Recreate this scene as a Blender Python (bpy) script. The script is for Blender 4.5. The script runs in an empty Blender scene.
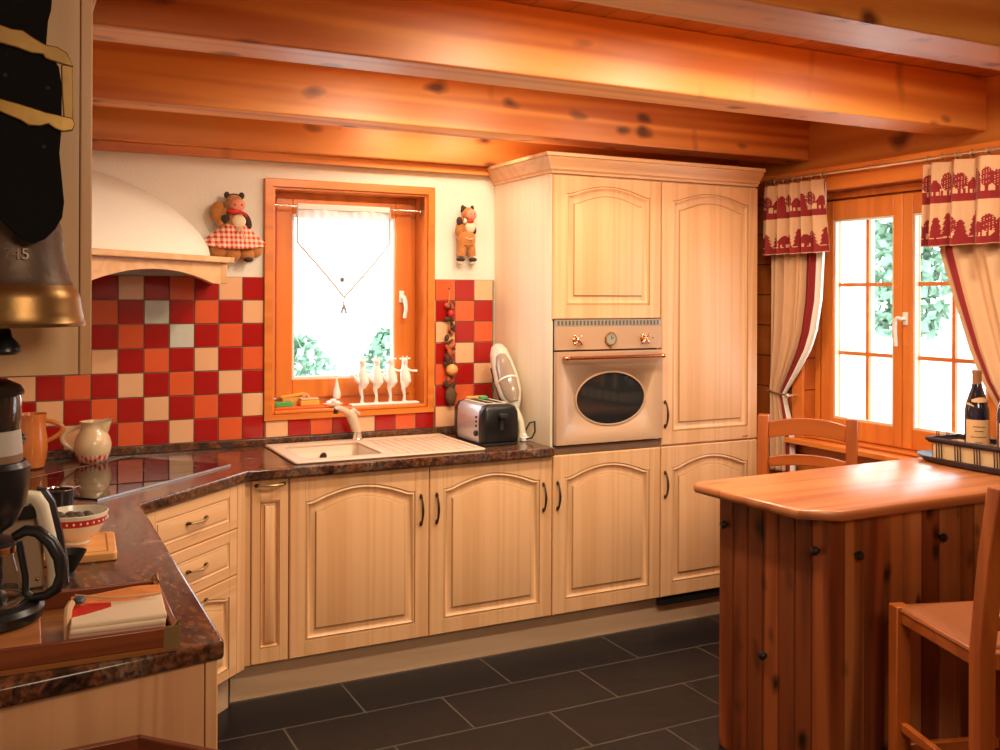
import bpy, bmesh, math, random
from mathutils import Vector, Matrix, noise
random.seed(7)
PI = math.pi
scene = bpy.context.scene
COL = scene.collection
WM = {}            # world matrices of everything linked so far

# ------------------------------------------------------------------ mesh builder
class MB:
    def __init__(s):
        s.bm = bmesh.new()
    def _face(s, vs, mi=0, smooth=False):
        try:
            f = s.bm.faces.new(vs)
        except ValueError:
            return None
        f.material_index = mi; f.smooth = smooth
        return f
    def box(s, x0, x1, y0, y1, z0, z1, mi=0, M=None):
        pts = [(x0,y0,z0),(x1,y0,z0),(x1,y1,z0),(x0,y1,z0),(x0,y0,z1),(x1,y0,z1),(x1,y1,z1),(x0,y1,z1)]
        v = [s.bm.verts.new(M @ Vector(p) if M else p) for p in pts]
        for q in ((3,2,1,0),(4,5,6,7),(0,1,5,4),(1,2,6,5),(2,3,7,6),(3,0,4,7)):
            s._face([v[i] for i in q], mi)
        return s
    def prism(s, poly, a0, a1, axis='z', mi=0, mtop=None, M=None):
        def P(p, a):
            r = {'z': (p[0],p[1],a), 'y': (p[0],a,p[1]), 'x': (a,p[0],p[1])}[axis]
            return M @ Vector(r) if M else r
        b = [s.bm.verts.new(P(p,a0)) for p in poly]; t = [s.bm.verts.new(P(p,a1)) for p in poly]
        n = len(poly)
        s._face(b[::-1], mi); s._face(t, mi if mtop is None else mtop)
        for i in range(n):
            s._face([b[i], b[(i+1)%n], t[(i+1)%n], t[i]], mi)
        return s
    def loft(s, rings, mi=0, smooth=True, cap=(True,True), closed=True, mfun=None):
        R = [[s.bm.verts.new(p) for p in r] for r in rings]
        n = len(R[0])
        for k in range(len(R)-1):
            for i in range(n if closed else n-1):
                j = (i+1) % n
                s._face([R[k][i], R[k][j], R[k+1][j], R[k+1][i]], mfun(k,i) if mfun else mi, smooth)
        if cap[0]: s._face(R[0][::-1], mfun(0,0) if mfun else mi)
        if cap[1]: s._face(R[-1], mfun(len(R)-2,0) if mfun else mi)
        return s
    def lathe(s, prof, c=(0,0,0), seg=32, mi=0, M=None, cap=(True,True), mfun=None, sx=1, sy=1):
        rings = []
        for r, z in prof:
            ring = []
            for i in range(seg):
                a = 2*PI*i/seg
                p = Vector((max(r,1e-4)*math.cos(a)*sx, max(r,1e-4)*math.sin(a)*sy, z))
                if M: p = M @ p
                ring.append(p + Vector(c))
            rings.append(ring)
        return s.loft(rings, mi, True, cap, True, mfun)
    def cyl(s, p0, p1, r0, r1=None, seg=16, mi=0, smooth=True):
        return s.tube([p0,p1], [r0, r0 if r1 is None else r1], seg, mi)
    def tube(s, pts, r, seg=10, mi=0, cap=(True,True), flat=1.0, up=None):
        pts = [Vector(p) for p in pts]
        if not hasattr(r, '__len__'): r = [r]*len(pts)
        rings = []; prev = None
        for i, p in enumerate(pts):
            if i == 0: t = pts[1]-pts[0]
            elif i == len(pts)-1: t = pts[-1]-pts[-2]
            else: t = (pts[i+1]-pts[i]).normalized() + (pts[i]-pts[i-1]).normalized()
            t.normalize()
            if prev is None:
                u = Vector(up) if up else (Vector((0,0,1)) if abs(t.z) < .9 else Vector((1,0,0)))
            else: u = prev
            a = (u - t*u.dot(t)).normalized(); b = t.cross(a); prev = a
            rings.append([p + a*math.cos(2*PI*k/seg)*r[i] + b*math.sin(2*PI*k/seg)*r[i]*flat for k in range(seg)])
        return s.loft(rings, mi, True, cap)
    def ell(s, c, r, mi=0, seg=16, rings=10, M=None):
        R = []
        for k in range(rings+1):
            ph = -PI/2 + PI*k/rings
            rr = max(math.cos(ph), 1e-3)
            ring = []
            for i in range(seg):
                a = 2*PI*i/seg
                p = Vector((r[0]*rr*math.cos(a), r[1]*rr*math.sin(a), r[2]*math.sin(ph)))
                if M: p = M @ p
                ring.append(p + Vector(c))
            R.append(ring)
        return s.loft(R, mi, True)
    def rbox(s, x0, x1, y0, y1, z0, z1, rad=.01, mi=0, n=4, M=None, er=.003):
        # box with rounded vertical corners and a small edge roll
        def ring(z, ins):
            out = []
            for cx, cy, a0 in ((x1-rad,y1-rad,0),(x0+rad,y1-rad,PI/2),(x0+rad,y0+rad,PI),(x1-rad,y0+rad,3*PI/2)):
                for k in range(n+1):
                    a = a0 + PI/2*k/n
                    p = Vector((cx+(rad-ins)*math.cos(a), cy+(rad-ins)*math.sin(a), z))
                    out.append(M @ p if M else p)
            return out
        return s.loft([ring(z0,er), ring(z0+er,0), ring(z1-er,0), ring(z1,er)], mi, True)
    def grid(s, fn, nu, nv, mi=0, mfun=None, smooth=True):
        V = [[s.bm.verts.new(fn(i/nu, j/nv)) for i in range(nu+1)] for j in range(nv+1)]
        for j in range(nv):
            for i in range(nu):
                s._face([V[j][i], V[j][i+1], V[j+1][i+1], V[j+1][i]], mfun((i+.5)/nu, (j+.5)/nv) if mfun else mi, smooth)
        return s

def link(name, mb, mats, parent=None, local=False, sharp=35, bevel=0, solid=0, bevseg=2):
    """one mesh object; world-space geometry is moved into the parent's frame"""
    bm = mb.bm
    if parent is not None and not local:
        bm.transform(WM[parent.name].inverted())
    bmesh.ops.recalc_face_normals(bm, faces=bm.faces[:]) if not solid else None
    me = bpy.data.meshes.new(name); bm.to_mesh(me); bm.free()
    if not isinstance(mats, (list, tuple)): mats = [mats]
    for m in mats: me.materials.append(m)
    o = bpy.data.objects.new(name, me); COL.objects.link(o)
    try: me.set_sharp_from_angle(angle=math.radians(sharp))
    except Exception: pass
    if parent is not None:
        o.parent = parent; WM[o.name] = WM[parent.name].copy()
    else: WM[o.name] = Matrix.Identity(4)
    if bevel:
        b = o.modifiers.new('bevel', 'BEVEL'); b.width = bevel; b.segments = bevseg; b.limit_method = 'ANGLE'; b.angle_limit = math.radians(40)
    if solid:
        b = o.modifiers.new('solid', 'SOLIDIFY'); b.thickness = solid; b.offset = 0
    return o

def tag(o, label=None, cat=None, group=None, kind=None):
    if label: o['label'] = label
    if cat: o['category'] = cat
    if group: o['group'] = group
    if kind: o['kind'] = kind
    return o
def thing(name, label, cat, loc=(0,0,0), rz=0, group=None):
    o = bpy.data.objects.new(name, None); COL.objects.link(o)
    o.location = loc; o.rotation_euler = (0,0,rz); o.empty_display_size = .05
    WM[o.name] = Matrix.Translation(loc) @ Matrix.Rotation(rz, 4, 'Z')
    return tag(o, label, cat, group)
def solo(name, mb, mats, label, cat, group=None, **k):
    # a thing that is one mesh: origin at the centre of its base
    bb = [v.co.copy() for v in mb.bm.verts]
    c = Vector(((min(v.x for v in bb)+max(v.x for v in bb))/2, (min(v.y for v in bb)+max(v.y for v in bb))/2, min(v.z for v in bb)))
    bmesh.ops.translate(mb.bm, verts=mb.bm.verts[:], vec=-c)
    o = link(name, mb, mats, **k); o.location = c; WM[o.name] = Matrix.Translation(c)
    return tag(o, label, cat, group)
def struct(name, mb, mats, **k):
    return tag(link(name, mb, mats, **k), kind='structure')
def sub(name, o_parent, mb, mats, **k): return link(name, mb, mats, o_parent, **k)
def copy_tree(o, parent=None):
    c = o.copy(); COL.objects.link(c)
    if parent: c.parent = parent
    for ch in [x for x in COL.objects if x.parent == o]: copy_tree(ch, c)
    return c
def cut(o, mb):
    me = bpy.data.meshes.new('c'); bmesh.ops.recalc_face_normals(mb.bm, faces=mb.bm.faces[:]); mb.bm.to_mesh(me); mb.bm.free()
    c = bpy.data.objects.new('c', me); COL.objects.link(c)
    m = o.modifiers.new('b', 'BOOLEAN'); m.operation = 'DIFFERENCE'; m.object = c; m.solver = 'EXACT'
    bpy.context.view_layer.update()
    dg = bpy.context.evaluated_depsgraph_get()
    nm = bpy.data.meshes.new_from_object(o.evaluated_get(dg))
    o.modifiers.clear(); o.data = nm
    bpy.data.objects.remove(c)

# ------------------------------------------------------------------ materials
def lin(c):
    return tuple(((x/255)/12.92 if x/255 <= .04045 else ((x/255+.055)/1.055)**2.4) for x in c) + (1,)
def newmat(name):
    m = bpy.data.materials.new(name); m.use_nodes = True
    nt = m.node_tree; b = nt.nodes['Principled BSDF']
    return m, nt, b
def flat(name, col, rough=.5, metal=0, spec=.5, coat=0, bump=0, bscale=60, trans=0, ior=1.45, sheen=0, var=0, vscale=8):
    m, nt, b = newmat(name)
    b.inputs['Base Color'].default_value = (*col[:3], 1)
    b.inputs['Roughness'].default_value = rough; b.inputs['Metallic'].default_value = metal
    b.inputs['Specular IOR Level'].default_value = spec; b.inputs['Coat Weight'].default_value = coat
    b.inputs['Coat Roughness'].default_value = .1
    b.inputs['Transmission Weight'].default_value = trans; b.inputs['IOR'].default_value = ior
    b.inputs['Sheen Weight'].default_value = sheen
    tc = nt.nodes.new('ShaderNodeTexCoord')
    if bump:
        n = nt.nodes.new('ShaderNodeTexNoise'); n.inputs['Scale'].default_value = bscale; n.inputs['Detail'].default_value = 3
        nt.links.new(tc.outputs['Object'], n.inputs['Vector'])
        bp = nt.nodes.new('ShaderNodeBump'); bp.inputs['Strength'].default_value = bump; bp.inputs['Distance'].default_value = .005
        nt.links.new(n.outputs['Fac'], bp.inputs['Height']); nt.links.new(bp.outputs['Normal'], b.inputs['Normal'])
    if var:
        n = nt.nodes.new('ShaderNodeTexNoise'); n.inputs['Scale'].default_value = vscale; n.inputs['Detail'].default_value = 4
        nt.links.new(tc.outputs['Object'], n.inputs['Vector'])
        mx = nt.nodes.new('ShaderNodeMix'); mx.data_type = 'RGBA'
        mx.inputs['A'].default_value = (*[c*(1-var) for c in col[:3]],1); mx.inputs['B'].default_value = (*[min(1,c*(1+var)) for c in col[:3]],1)
        nt.links.new(n.outputs['Fac'], mx.inputs['Factor']); nt.links.new(mx.outputs['Result'], b.inputs['Base Color'])
    return m
def wood(name, light, dark, axis='x', rough=.4, fine=60, coarse=5, knots=0, knotcol=None, contrast=.6, coat=0, bump=.15, plank=0, spikes=0, plankaxis='x', plankvar=.35, kscale=2.2, loc=(0,0,0), spec=.5, stretch=.05, gap=0, crough=.2):
    m, nt, b = newmat(name); N = nt.nodes; L = nt.links
    tc = N.new('ShaderNodeTexCoord'); mp = N.new('ShaderNodeMapping')
    st = {'x': (stretch,1,1), 'y': (1,stretch,1), 'z': (1,1,stretch)}[axis]
    mp.inputs['Scale'].default_value = st; mp.inputs['Location'].default_value = loc
    vec = tc.outputs['Object']
    sep = N.new('ShaderNodeSeparateXYZ'); L.new(vec, sep.inputs[0])
    idx = None
    if plank:
        dv = N.new('ShaderNodeMath'); dv.operation = 'DIVIDE'; dv.inputs[1].default_value = plank
        src = sep.outputs['XYZ'.index(plankaxis.upper())]
        L.new(src, dv.inputs[0])
        fl = N.new('ShaderNodeMath'); fl.operation = 'FLOOR'; L.new(dv.outputs[0], fl.inputs[0]); idx = fl
        wn = N.new('ShaderNodeTexWhiteNoise'); wn.noise_dimensions = '1D'; L.new(fl.outputs[0], wn.inputs['W'])
        cb = N.new('ShaderNodeVectorMath'); cb.operation = 'MULTIPLY_ADD'
        L.new(wn.outputs['Color'], cb.inputs[0]); cb.inputs[1].default_value = (3,3,3); L.new(vec, cb.inputs[2])
        vec = cb.outputs[0]
    L.new(vec, mp.inputs['Vector'])
    n1 = N.new('ShaderNodeTexNoise'); n1.inputs['Scale'].default_value = fine; n1.inputs['Detail'].default_value = 4
    n2 = N.new('ShaderNodeTexNoise'); n2.inputs['Scale'].default_value = coarse; n2.inputs['Detail'].default_value = 3; n2.inputs['Distortion'].default_value = .6
    L.new(mp.outputs[0], n1.inputs['Vector']); L.new(mp.outputs[0], n2.inputs['Vector'])
    # growth rings : sine of the coarse noise
    ml = N.new('ShaderNodeMath'); ml.operation = 'MULTIPLY'; ml.inputs[1].default_value = 55; L.new(n2.outputs['Fac'], ml.inputs[0])
    sn = N.new('ShaderNodeMath'); sn.operation = 'SINE'; L.new(ml.outputs[0], sn.inputs[0])
    mr = N.new('ShaderNodeMapRange'); mr.inputs['From Min'].default_value = -1; L.new(sn.outputs[0], mr.inputs['Value'])
    ad = N.new('ShaderNodeMix'); ad.inputs['Factor'].default_value = .5
    L.new(mr.outputs[0], ad.inputs['A']); L.new(n1.outputs['Fac'], ad.inputs['B'])
    ad2 = N.new('ShaderNodeMix'); ad2.inputs['Factor'].default_value = .4
    L.new(ad.outputs[0], ad2.inputs['A']); L.new(n2.outputs['Fac'], ad2.inputs['B'])
    cr = N.new('ShaderNodeValToRGB'); L.new(ad2.outputs[0], cr.inputs['Fac'])
    mid = [(a+c)/2 for a, c in zip(light, dark)]
    dk = [a+(c-a)*contrast for a, c in zip(light, dark)]
    cr.color_ramp.elements[0].position = .33; cr.color_ramp.elements[0].color = (*dk[:3],1)
    cr.color_ramp.elements[1].position = .62; cr.color_ramp.elements[1].color = (*light[:3],1)
    col = cr.outputs['Color']
    if plank:
        hs = N.new('ShaderNodeMix'); hs.data_type = 'RGBA'; hs.blend_type = 'MULTIPLY'; hs.inputs['Factor'].default_value = 1
        r2 = N.new('ShaderNodeMapRange'); r2.inputs['To Min'].default_value = 1-plankvar; r2.inputs['To Max'].default_value = 1+plankvar*.4
        L.new(wn.outputs['Value'], r2.inputs['Value']); L.new(col, hs.inputs['A']); L.new(r2.outputs[0], hs.inputs['B'])
        col = hs.outputs['Result']
        if gap:
            fr = N.new('ShaderNodeMath'); fr.operation = 'FRACT'; L.new(dv.outputs[0], fr.inputs[0])
            cm = N.new('ShaderNodeMath'); cm.operation = 'LESS_THAN'; cm.inputs[1].default_value = gap; L.new(fr.outputs[0], cm.inputs[0])
            mg = N.new('ShaderNodeMix'); mg.data_type = 'RGBA'; mg.inputs['B'].default_value = (*[c*.25 for c in dark[:3]],1)
            L.new(cm.outputs[0], mg.inputs['Factor']); L.new(col, mg.inputs['A']); col = mg.outputs['Result']
    if knots:
        kp = N.new('ShaderNodeMapping'); kst = {'x': (.55,1,1), 'y': (1,.55,1), 'z': (1,1,.55)}[axis]
        kp.inputs['Scale'].default_value = kst; L.new(vec, kp.inputs['Vector'])
        kn = N.new('ShaderNodeTexNoise'); kn.inputs['Scale'].default_value = 9; L.new(kp.outputs[0], kn.inputs['Vector'])
        kd = N.new('ShaderNodeVectorMath'); kd.operation = 'MULTIPLY_ADD'; kd.inputs[1].default_value = (.06,.06,.06)
        L.new(kn.outputs['Color'], kd.inputs[0]); L.new(kp.outputs[0], kd.inputs[2])
        vo = N.new('ShaderNodeTexVoronoi'); vo.inputs['Scale'].default_value = kscale; vo.inputs['Randomness'].default_value = 1; L.new(kd.outputs[0], vo.inputs['Vector'])
        kr = N.new('ShaderNodeMapRange'); kr.inputs['From Min'].default_value = .035*knots; kr.inputs['From Max'].default_value = .10*knots
        kr.inputs['To Min'].default_value = 1; kr.inputs['To Max'].default_value = 0
        L.new(vo.outputs['Distance'], kr.inputs['Value'])
        mk = N.new('ShaderNodeMix'); mk.data_type = 'RGBA'; mk.inputs['B'].default_value = (*(knotcol or [c*.35 for c in dark[:3]])[:3],1)
        L.new(kr.outputs[0], mk.inputs['Factor']); L.new(col, mk.inputs['A']); col = mk.outputs['Result']
    if spikes:
        for q_, (rot, sc_) in enumerate(((.30,1.0),(-.45,.8))):
            sm = N.new('ShaderNodeMapping'); sm.inputs['Scale'].default_value = (1.3*sc_,1.3*sc_,.16); sm.inputs['Rotation'].default_value = (0,rot,0); sm.inputs['Location'].default_value = (q_*3.3,.4,0); L.new(vec, sm.inputs['Vector'])
            sn2 = N.new('ShaderNodeTexNoise'); sn2.inputs['Scale'].default_value = 5; L.new(vec, sn2.inputs['Vector'])
            sd = N.new('ShaderNodeVectorMath'); sd.operation = 'MULTIPLY_ADD'; sd.inputs[1].default_value = (.10,.05,.05); L.new(sn2.outputs['Color'], sd.inputs[0]); L.new(sm.outputs[0], sd.inputs[2])
            sv = N.new('ShaderNodeTexVoronoi'); sv.inputs['Scale'].default_value = 3.6; L.new(sd.outputs[0], sv.inputs['Vector'])
            sr = N.new('ShaderNodeMapRange'); sr.inputs['From Min'].default_value = .02; sr.inputs['From Max'].default_value = .13; sr.inputs['To Min'].default_value = spikes; sr.inputs['To Max'].default_value = 0
            L.new(sv.outputs['Distance'], sr.inputs['Value'])
            sx = N.new('ShaderNodeMix'); sx.data_type = 'RGBA'; sx.inputs['B'].default_value = (*[c*.55 for c in dark[:3]],1); L.new(sr.outputs[0], sx.inputs['Factor']); L.new(col, sx.inputs['A']); col = sx.outputs['Result']
    L.new(col, b.inputs['Base Color'])
    b.inputs['Roughness'].default_value = rough; b.inputs['Coat Weight'].default_value = coat; b.inputs['Coat Roughness'].default_value = crough
    b.inputs['Specular IOR Level'].default_value = spec
    if bump:
        bp = N.new('ShaderNodeBump'); bp.inputs['Strength'].default_value = bump; bp.inputs['Distance'].default_value = .003
        L.new(n1.outputs['Fac'], bp.inputs['Height']); L.new(bp.outputs['Normal'], b.inputs['Normal'])
    return m

CREAM_L, CREAM_D = (.80,.455,.225), (.62,.29,.11)
M_cream_v = wood('cream_wood_upright', CREAM_L, CREAM_D, 'z', rough=.38, fine=90, coarse=4, contrast=.45, bump=.1, stretch=.03)
M_cream_h = wood('cream_wood_level', CREAM_L, CREAM_D, 'x', rough=.38, fine=90, coarse=4, contrast=.45, bump=.1, stretch=.03)
M_side = wood('cream_side_panel', (.86,.72,.53), (.74,.55,.35), 'z', rough=.42, fine=80, coarse=4, contrast=.3, bump=.08, stretch=.03)
M_plinth = wood('plinth_board', (.66,.44,.27), (.52,.32,.17), 'x', rough=.45, fine=70, coarse=4, contrast=.4)
M_glaze = flat('door_glaze', (.44,.24,.10), .5)
M_shadowgap = flat('dark_gap', (.03,.02,.014), .8)
M_beam = wood('varnished_pine_beam', (.92,.37,.075), (.64,.17,.022), 'x', rough=.45, fine=22, coarse=2.2, knots=2.2, kscale=7, knotcol=(.14,.028,.006), contrast=1.0, coat=.6, spec=.6, crough=.42, spikes=.8)
M_beam_y = wood('varnished_pine_beam_cross', (.78,.30,.055), (.54,.15,.02), 'y', rough=.42, fine=22, coarse=2, knots=2, kscale=4, knotcol=(.16,.035,.008), contrast=.8, coat=.12)
M_ceil = wood('ceiling_boards', (.70,.25,.055), (.48,.13,.02), 'y', rough=.35, fine=24, coarse=2, knots=1.1, kscale=2, contrast=.6, coat=.3, plank=.14, plankaxis='x', plankvar=.15, gap=.03)
M_pine = wood('window_pine', (.74,.215,.030), (.56,.125,.015), 'z', rough=.35, fine=30, coarse=2.2, contrast=.6, coat=.3, knots=.7, kscale=1.5)
M_pine_h = wood('window_pine_level', (.74,.215,.030), (.56,.125,.015), 'y', rough=.35, fine=30, coarse=2.2, contrast=.6, coat=.3)
M_pine_hx = wood('window_pine_along', (.74,.215,.030), (.56,.125,.015), 'x', rough=.35, fine=30, coarse=2.2, contrast=.6, coat=.3)
M_log = wood('log_wall', (.55,.16,.028), (.38,.085,.012), 'y', rough=.4, fine=24, coarse=2, knots=1, contrast=.6, coat=.2, plank=.16, plankaxis='z', plankvar=.12, gap=.04)
M_plaster = flat('white_plaster', (.82,.76,.66), .85, bump=.25, bscale=90, var=.03, vscale=3)
M_island = wood('knotty_pine_boards', (.54,.20,.065), (.25,.07,.022), 'z', rough=.38, fine=26, coarse=2.6, knots=1.25, kscale=3.0, knotcol=(.035,.010,.004), contrast=.85, coat=.25, stretch=.07)
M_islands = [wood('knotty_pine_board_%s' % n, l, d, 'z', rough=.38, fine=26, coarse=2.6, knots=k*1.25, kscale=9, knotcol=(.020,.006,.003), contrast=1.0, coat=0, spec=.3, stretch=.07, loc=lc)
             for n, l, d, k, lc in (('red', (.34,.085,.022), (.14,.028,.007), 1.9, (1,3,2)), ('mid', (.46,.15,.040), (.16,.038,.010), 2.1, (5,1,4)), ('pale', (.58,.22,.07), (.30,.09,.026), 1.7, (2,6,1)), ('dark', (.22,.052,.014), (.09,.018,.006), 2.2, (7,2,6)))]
M_top = wood('polished_pine_top', (.58,.19,.055), (.38,.09,.024), 'x', rough=.27, fine=24, coarse=2, knots=1.6, kscale=4, knotcol=(.10,.02,.008), contrast=.8, coat=1, crough=.36, plank=.115, plankaxis='y', plankvar=.15, bump=.05)
M_chair = wood('stained_chair_wood', (.46,.105,.016), (.28,.05,.008), 'z', rough=.35, fine=30, coarse=3, knots=.5, contrast=.7, coat=.3)
M_chair_h = wood('stained_chair_rail', (.48,.11,.017), (.30,.055,.008), 'x', rough=.35, fine=30, coarse=3, contrast=.7, coat=.3)
M_rail = flat('dark_red_wood', (.16,.035,.012), .35, coat=.2, var=.3, vscale=20)
M_board = wood('chopping_board_wood', (.80,.38,.12), (.62,.25,.07), 'x', rough=.4, fine=50, coarse=4, contrast=.5)
M_bronze = flat('dark_bronze', (.10,.06,.035), .35, metal=.9)
M_bronze_l = flat('worn_brass_grip', (.55,.36,.16), .3, metal=.8)
M_brass = flat('brass', (.46,.27,.08), .35, metal=.9, bump=.08, bscale=40, var=.2, vscale=30)
M_brass_sat = flat('old_strap_brass', (.36,.21,.07), .45, metal=.75, var=.3, vscale=30)
M_chrome = flat('chrome', (.85,.83,.80), .12, metal=1)
M_steel = flat('brushed_steel', (.60,.60,.63), .38, metal=.75)
M_black = flat('black_plastic', (.012,.011,.012), .3)
M_blackm = flat('black_matt', (.015,.014,.014), .65)
M_leather = flat('black_leather', (.008,.007,.007), .85, spec=.12, bump=.4, bscale=120)
M_white = flat('white_ceramic', (.86,.84,.80), .3)
M_whitepl = flat('white_plastic', (.80,.76,.70), .35)
M_creampl = flat('cream_plastic', (.72,.62,.46), .35)
M_ovenpanel = flat('champagne_enamel', (.50,.30,.175), .34, spec=.5)
M_brownstrip = flat('brown_trim', (.24,.13,.075), .4)
M_ovenglass = flat('dark_oven_glass', (.014,.017,.018), .06, spec=.8, coat=.6)
M_copper = flat('copper_bar', (.80,.40,.22), .2, metal=1)
M_sink = flat('beige_composite', (.66,.48,.34), .35)
M_tile_red = flat('glazed_red', (.40,.009,.008), .14, coat=.5, spec=.6)
M_tile_org = flat('glazed_orange', (.76,.115,.035), .14, coat=.5, spec=.6)
M_tile_pea = flat('glazed_peach', (.84,.46,.25), .16, coat=.5, spec=.6)
M_tile_pale = flat('glazed_pale_grey', (.62,.60,.52), .16, coat=.5, spec=.6, var=.12, vscale=25)
M_grout = flat('grout', (.22,.16,.10), .9)
M_hob = flat('black_hob_glass', (.006,.004,.004), .03, spec=.45)
M_terra = flat('orange_glaze', (.60,.17,.035), .25, coat=.5, var=.15, vscale=20)
M_jug = flat('cream_glaze', (.74,.52,.30), .2, coat=.6)
M_blue = flat('slate_blue_paint', (.05,.07,.11), .4)
M_red = flat('red_paint', (.62,.025,.015), .35)
M_redcloth = flat('red_cloth', (.26,.008,.010), .8, sheen=.2)
M_creamcloth = flat('cream_cloth', (.68,.40,.22), .85, bump=.15, bscale=400)
M_whitecloth = flat('white_cloth', (.86,.82,.76), .85)
M_orangecloth = flat('orange_print_cloth', (.72,.22,.05), .85, var=.4, vscale=30)
M_plush = flat('tan_plush', (.50,.19,.045), .95, bump=.8, bscale=180, sheen=.3, var=.2, vscale=25)
M_plushd = flat('dark_plush', (.055,.035,.025), .95, bump=.6, bscale=180)
M_plushc = flat('cream_plush', (.82,.66,.46), .95, bump=.6, bscale=180)
M_pink = flat('pink_plush', (.80,.30,.20), .9)
M_corn = flat('corn_seed', (.45,.10,.03), .6, var=.3, vscale=60)
M_green = flat('green_sponge', (.09,.36,.10), .9, bump=.6, bscale=150)
M_yellow = flat('yellow_sponge', (.78,.40,.08), .9, bump=.6, bscale=150)
M_orangep = flat('orange_tray_plastic', (.80,.14,.02), .35)
M_wick = flat('dark_wicker', (.035,.018,.022), .45)
M_liner = flat('basket_liner', (.78,.50,.26), .9)
M_label = flat('wine_label', (.72,.42,.20), .7, var=.12, vscale=40)
M_foil = flat('capsule_foil', (.45,.22,.11), .35, metal=.4)
M_bottle = flat('dark_bottle_glass', (.012,.010,.022), .05, spec=.8, coat=.6)
M_rush = None
M_alu = flat('silver_rod', (.80,.72,.60), .25, metal=.9)
M_ironpot = flat('dark_pot', (.02,.015,.014), .3, coat=.3)
M_greywall = flat('outdoor_post', (.75,.60,.42), .8)

def granite():
    m, nt, b = newmat('brown_granite'); N = nt.nodes; L = nt.links
    tc = N.new('ShaderNodeTexCoord')
    mp = N.new('ShaderNodeMapping'); mp.inputs['Scale'].default_value = (1,.55,1); mp.inputs['Rotation'].default_value = (0,0,.6); L.new(tc.outputs['Object'], mp.inputs['Vector'])
    n1 = N.new('ShaderNodeTexNoise'); n1.inputs['Scale'].default_value = 5; n1.inputs['Detail'].default_value = 9; n1.inputs['Roughness'].default_value = .68; n1.inputs['Distortion'].default_value = 1.4
    n2 = N.new('ShaderNodeTexNoise'); n2.inputs['Scale'].default_value = 70; n2.inputs['Detail'].default_value = 5
    L.new(mp.outputs[0], n1.inputs['Vector']); L.new(mp.outputs[0], n2.inputs['Vector'])
    c1 = N.new('ShaderNodeValToRGB'); e = c1.color_ramp.elements
    e[0].position = .34; e[0].color = (.018,.010,.009,1); e[1].position = .68; e[1].color = (.30,.16,.085,1)
    for p, c in ((.42,(.070,.030,.020,1)), (.49,(.19,.070,.028,1)), (.56,(.075,.045,.038,1))):
        x = c1.color_ramp.elements.new(p); x.color = c
    L.new(n1.outputs['Fac'], c1.inputs['Fac'])
    c2 = N.new('ShaderNodeValToRGB'); c2.color_ramp.elements[0].position = .38; c2.color_ramp.elements[0].color = (.3,.25,.25,1); c2.color_ramp.elements[1].position = .6; c2.color_ramp.elements[1].color = (1.25,1.2,1.15,1)
    L.new(n2.outputs['Fac'], c2.inputs['Fac'])
    mx = N.new('ShaderNodeMix'); mx.data_type = 'RGBA'; mx.blend_type = 'MULTIPLY'; mx.inputs['Factor'].default_value = .8
    L.new(c1.outputs['Color'], mx.inputs['A']); L.new(c2.outputs['Color'], mx.inputs['B']); L.new(mx.outputs['Result'], b.inputs['Base Color'])
    b.inputs['Roughness'].default_value = .17; b.inputs['Specular IOR Level'].default_value = .45
    return m
M_granite = granite()

def slate():
    m, nt, b = newmat('slate_floor'); N = nt.nodes; L = nt.links
    tc = N.new('ShaderNodeTexCoord'); mp = N.new('ShaderNodeMapping'); mp.inputs['Location'].default_value = (.03+.63*8, .87+.31*40, 0)
    L.new(tc.outputs['Object'], mp.inputs['Vector'])
    br = N.new('ShaderNodeTexBrick'); br.offset = .5; br.offset_frequency = 2; br.inputs['Scale'].default_value = 1
    br.inputs['Brick Width'].default_value = .63; br.inputs['Row Height'].default_value = .31; br.inputs['Mortar Size'].default_value = .0045; br.inputs['Mortar Smooth'].default_value = .3
    br.inputs['Color1'].default_value = (.006,.007,.010,1); br.inputs['Color2'].default_value = (.010,.010,.014,1); br.inputs['Mortar'].default_value = (.10,.085,.07,1)
    L.new(mp.outputs[0], br.inputs['Vector'])
    n = N.new('ShaderNodeTexNoise'); n.inputs['Scale'].default_value = 6; n.inputs['Detail'].default_value = 6; L.new(tc.outputs['Object'], n.inputs['Vector'])
    mx = N.new('ShaderNodeMix'); mx.data_type = 'RGBA'; mx.blend_type = 'MULTIPLY'; mx.inputs['Factor'].default_value = .5
    L.new(br.outputs['Color'], mx.inputs['A']); L.new(n.outputs['Color'], mx.inputs['B']); L.new(mx.outputs['Result'], b.inputs['Base Color'])
    b.inputs['Roughness'].default_value = .36; b.inputs['Specular IOR Level'].default_value = .3
    bp = N.new('ShaderNodeBump'); bp.inputs['Strength'].default_value = .35; bp.inputs['Distance'].default_value = .004
    L.new(n.outputs['Fac'], bp.inputs['Height']); L.new(bp.outputs['Normal'], b.inputs['Normal'])
    return m
M_floor = slate()

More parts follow.
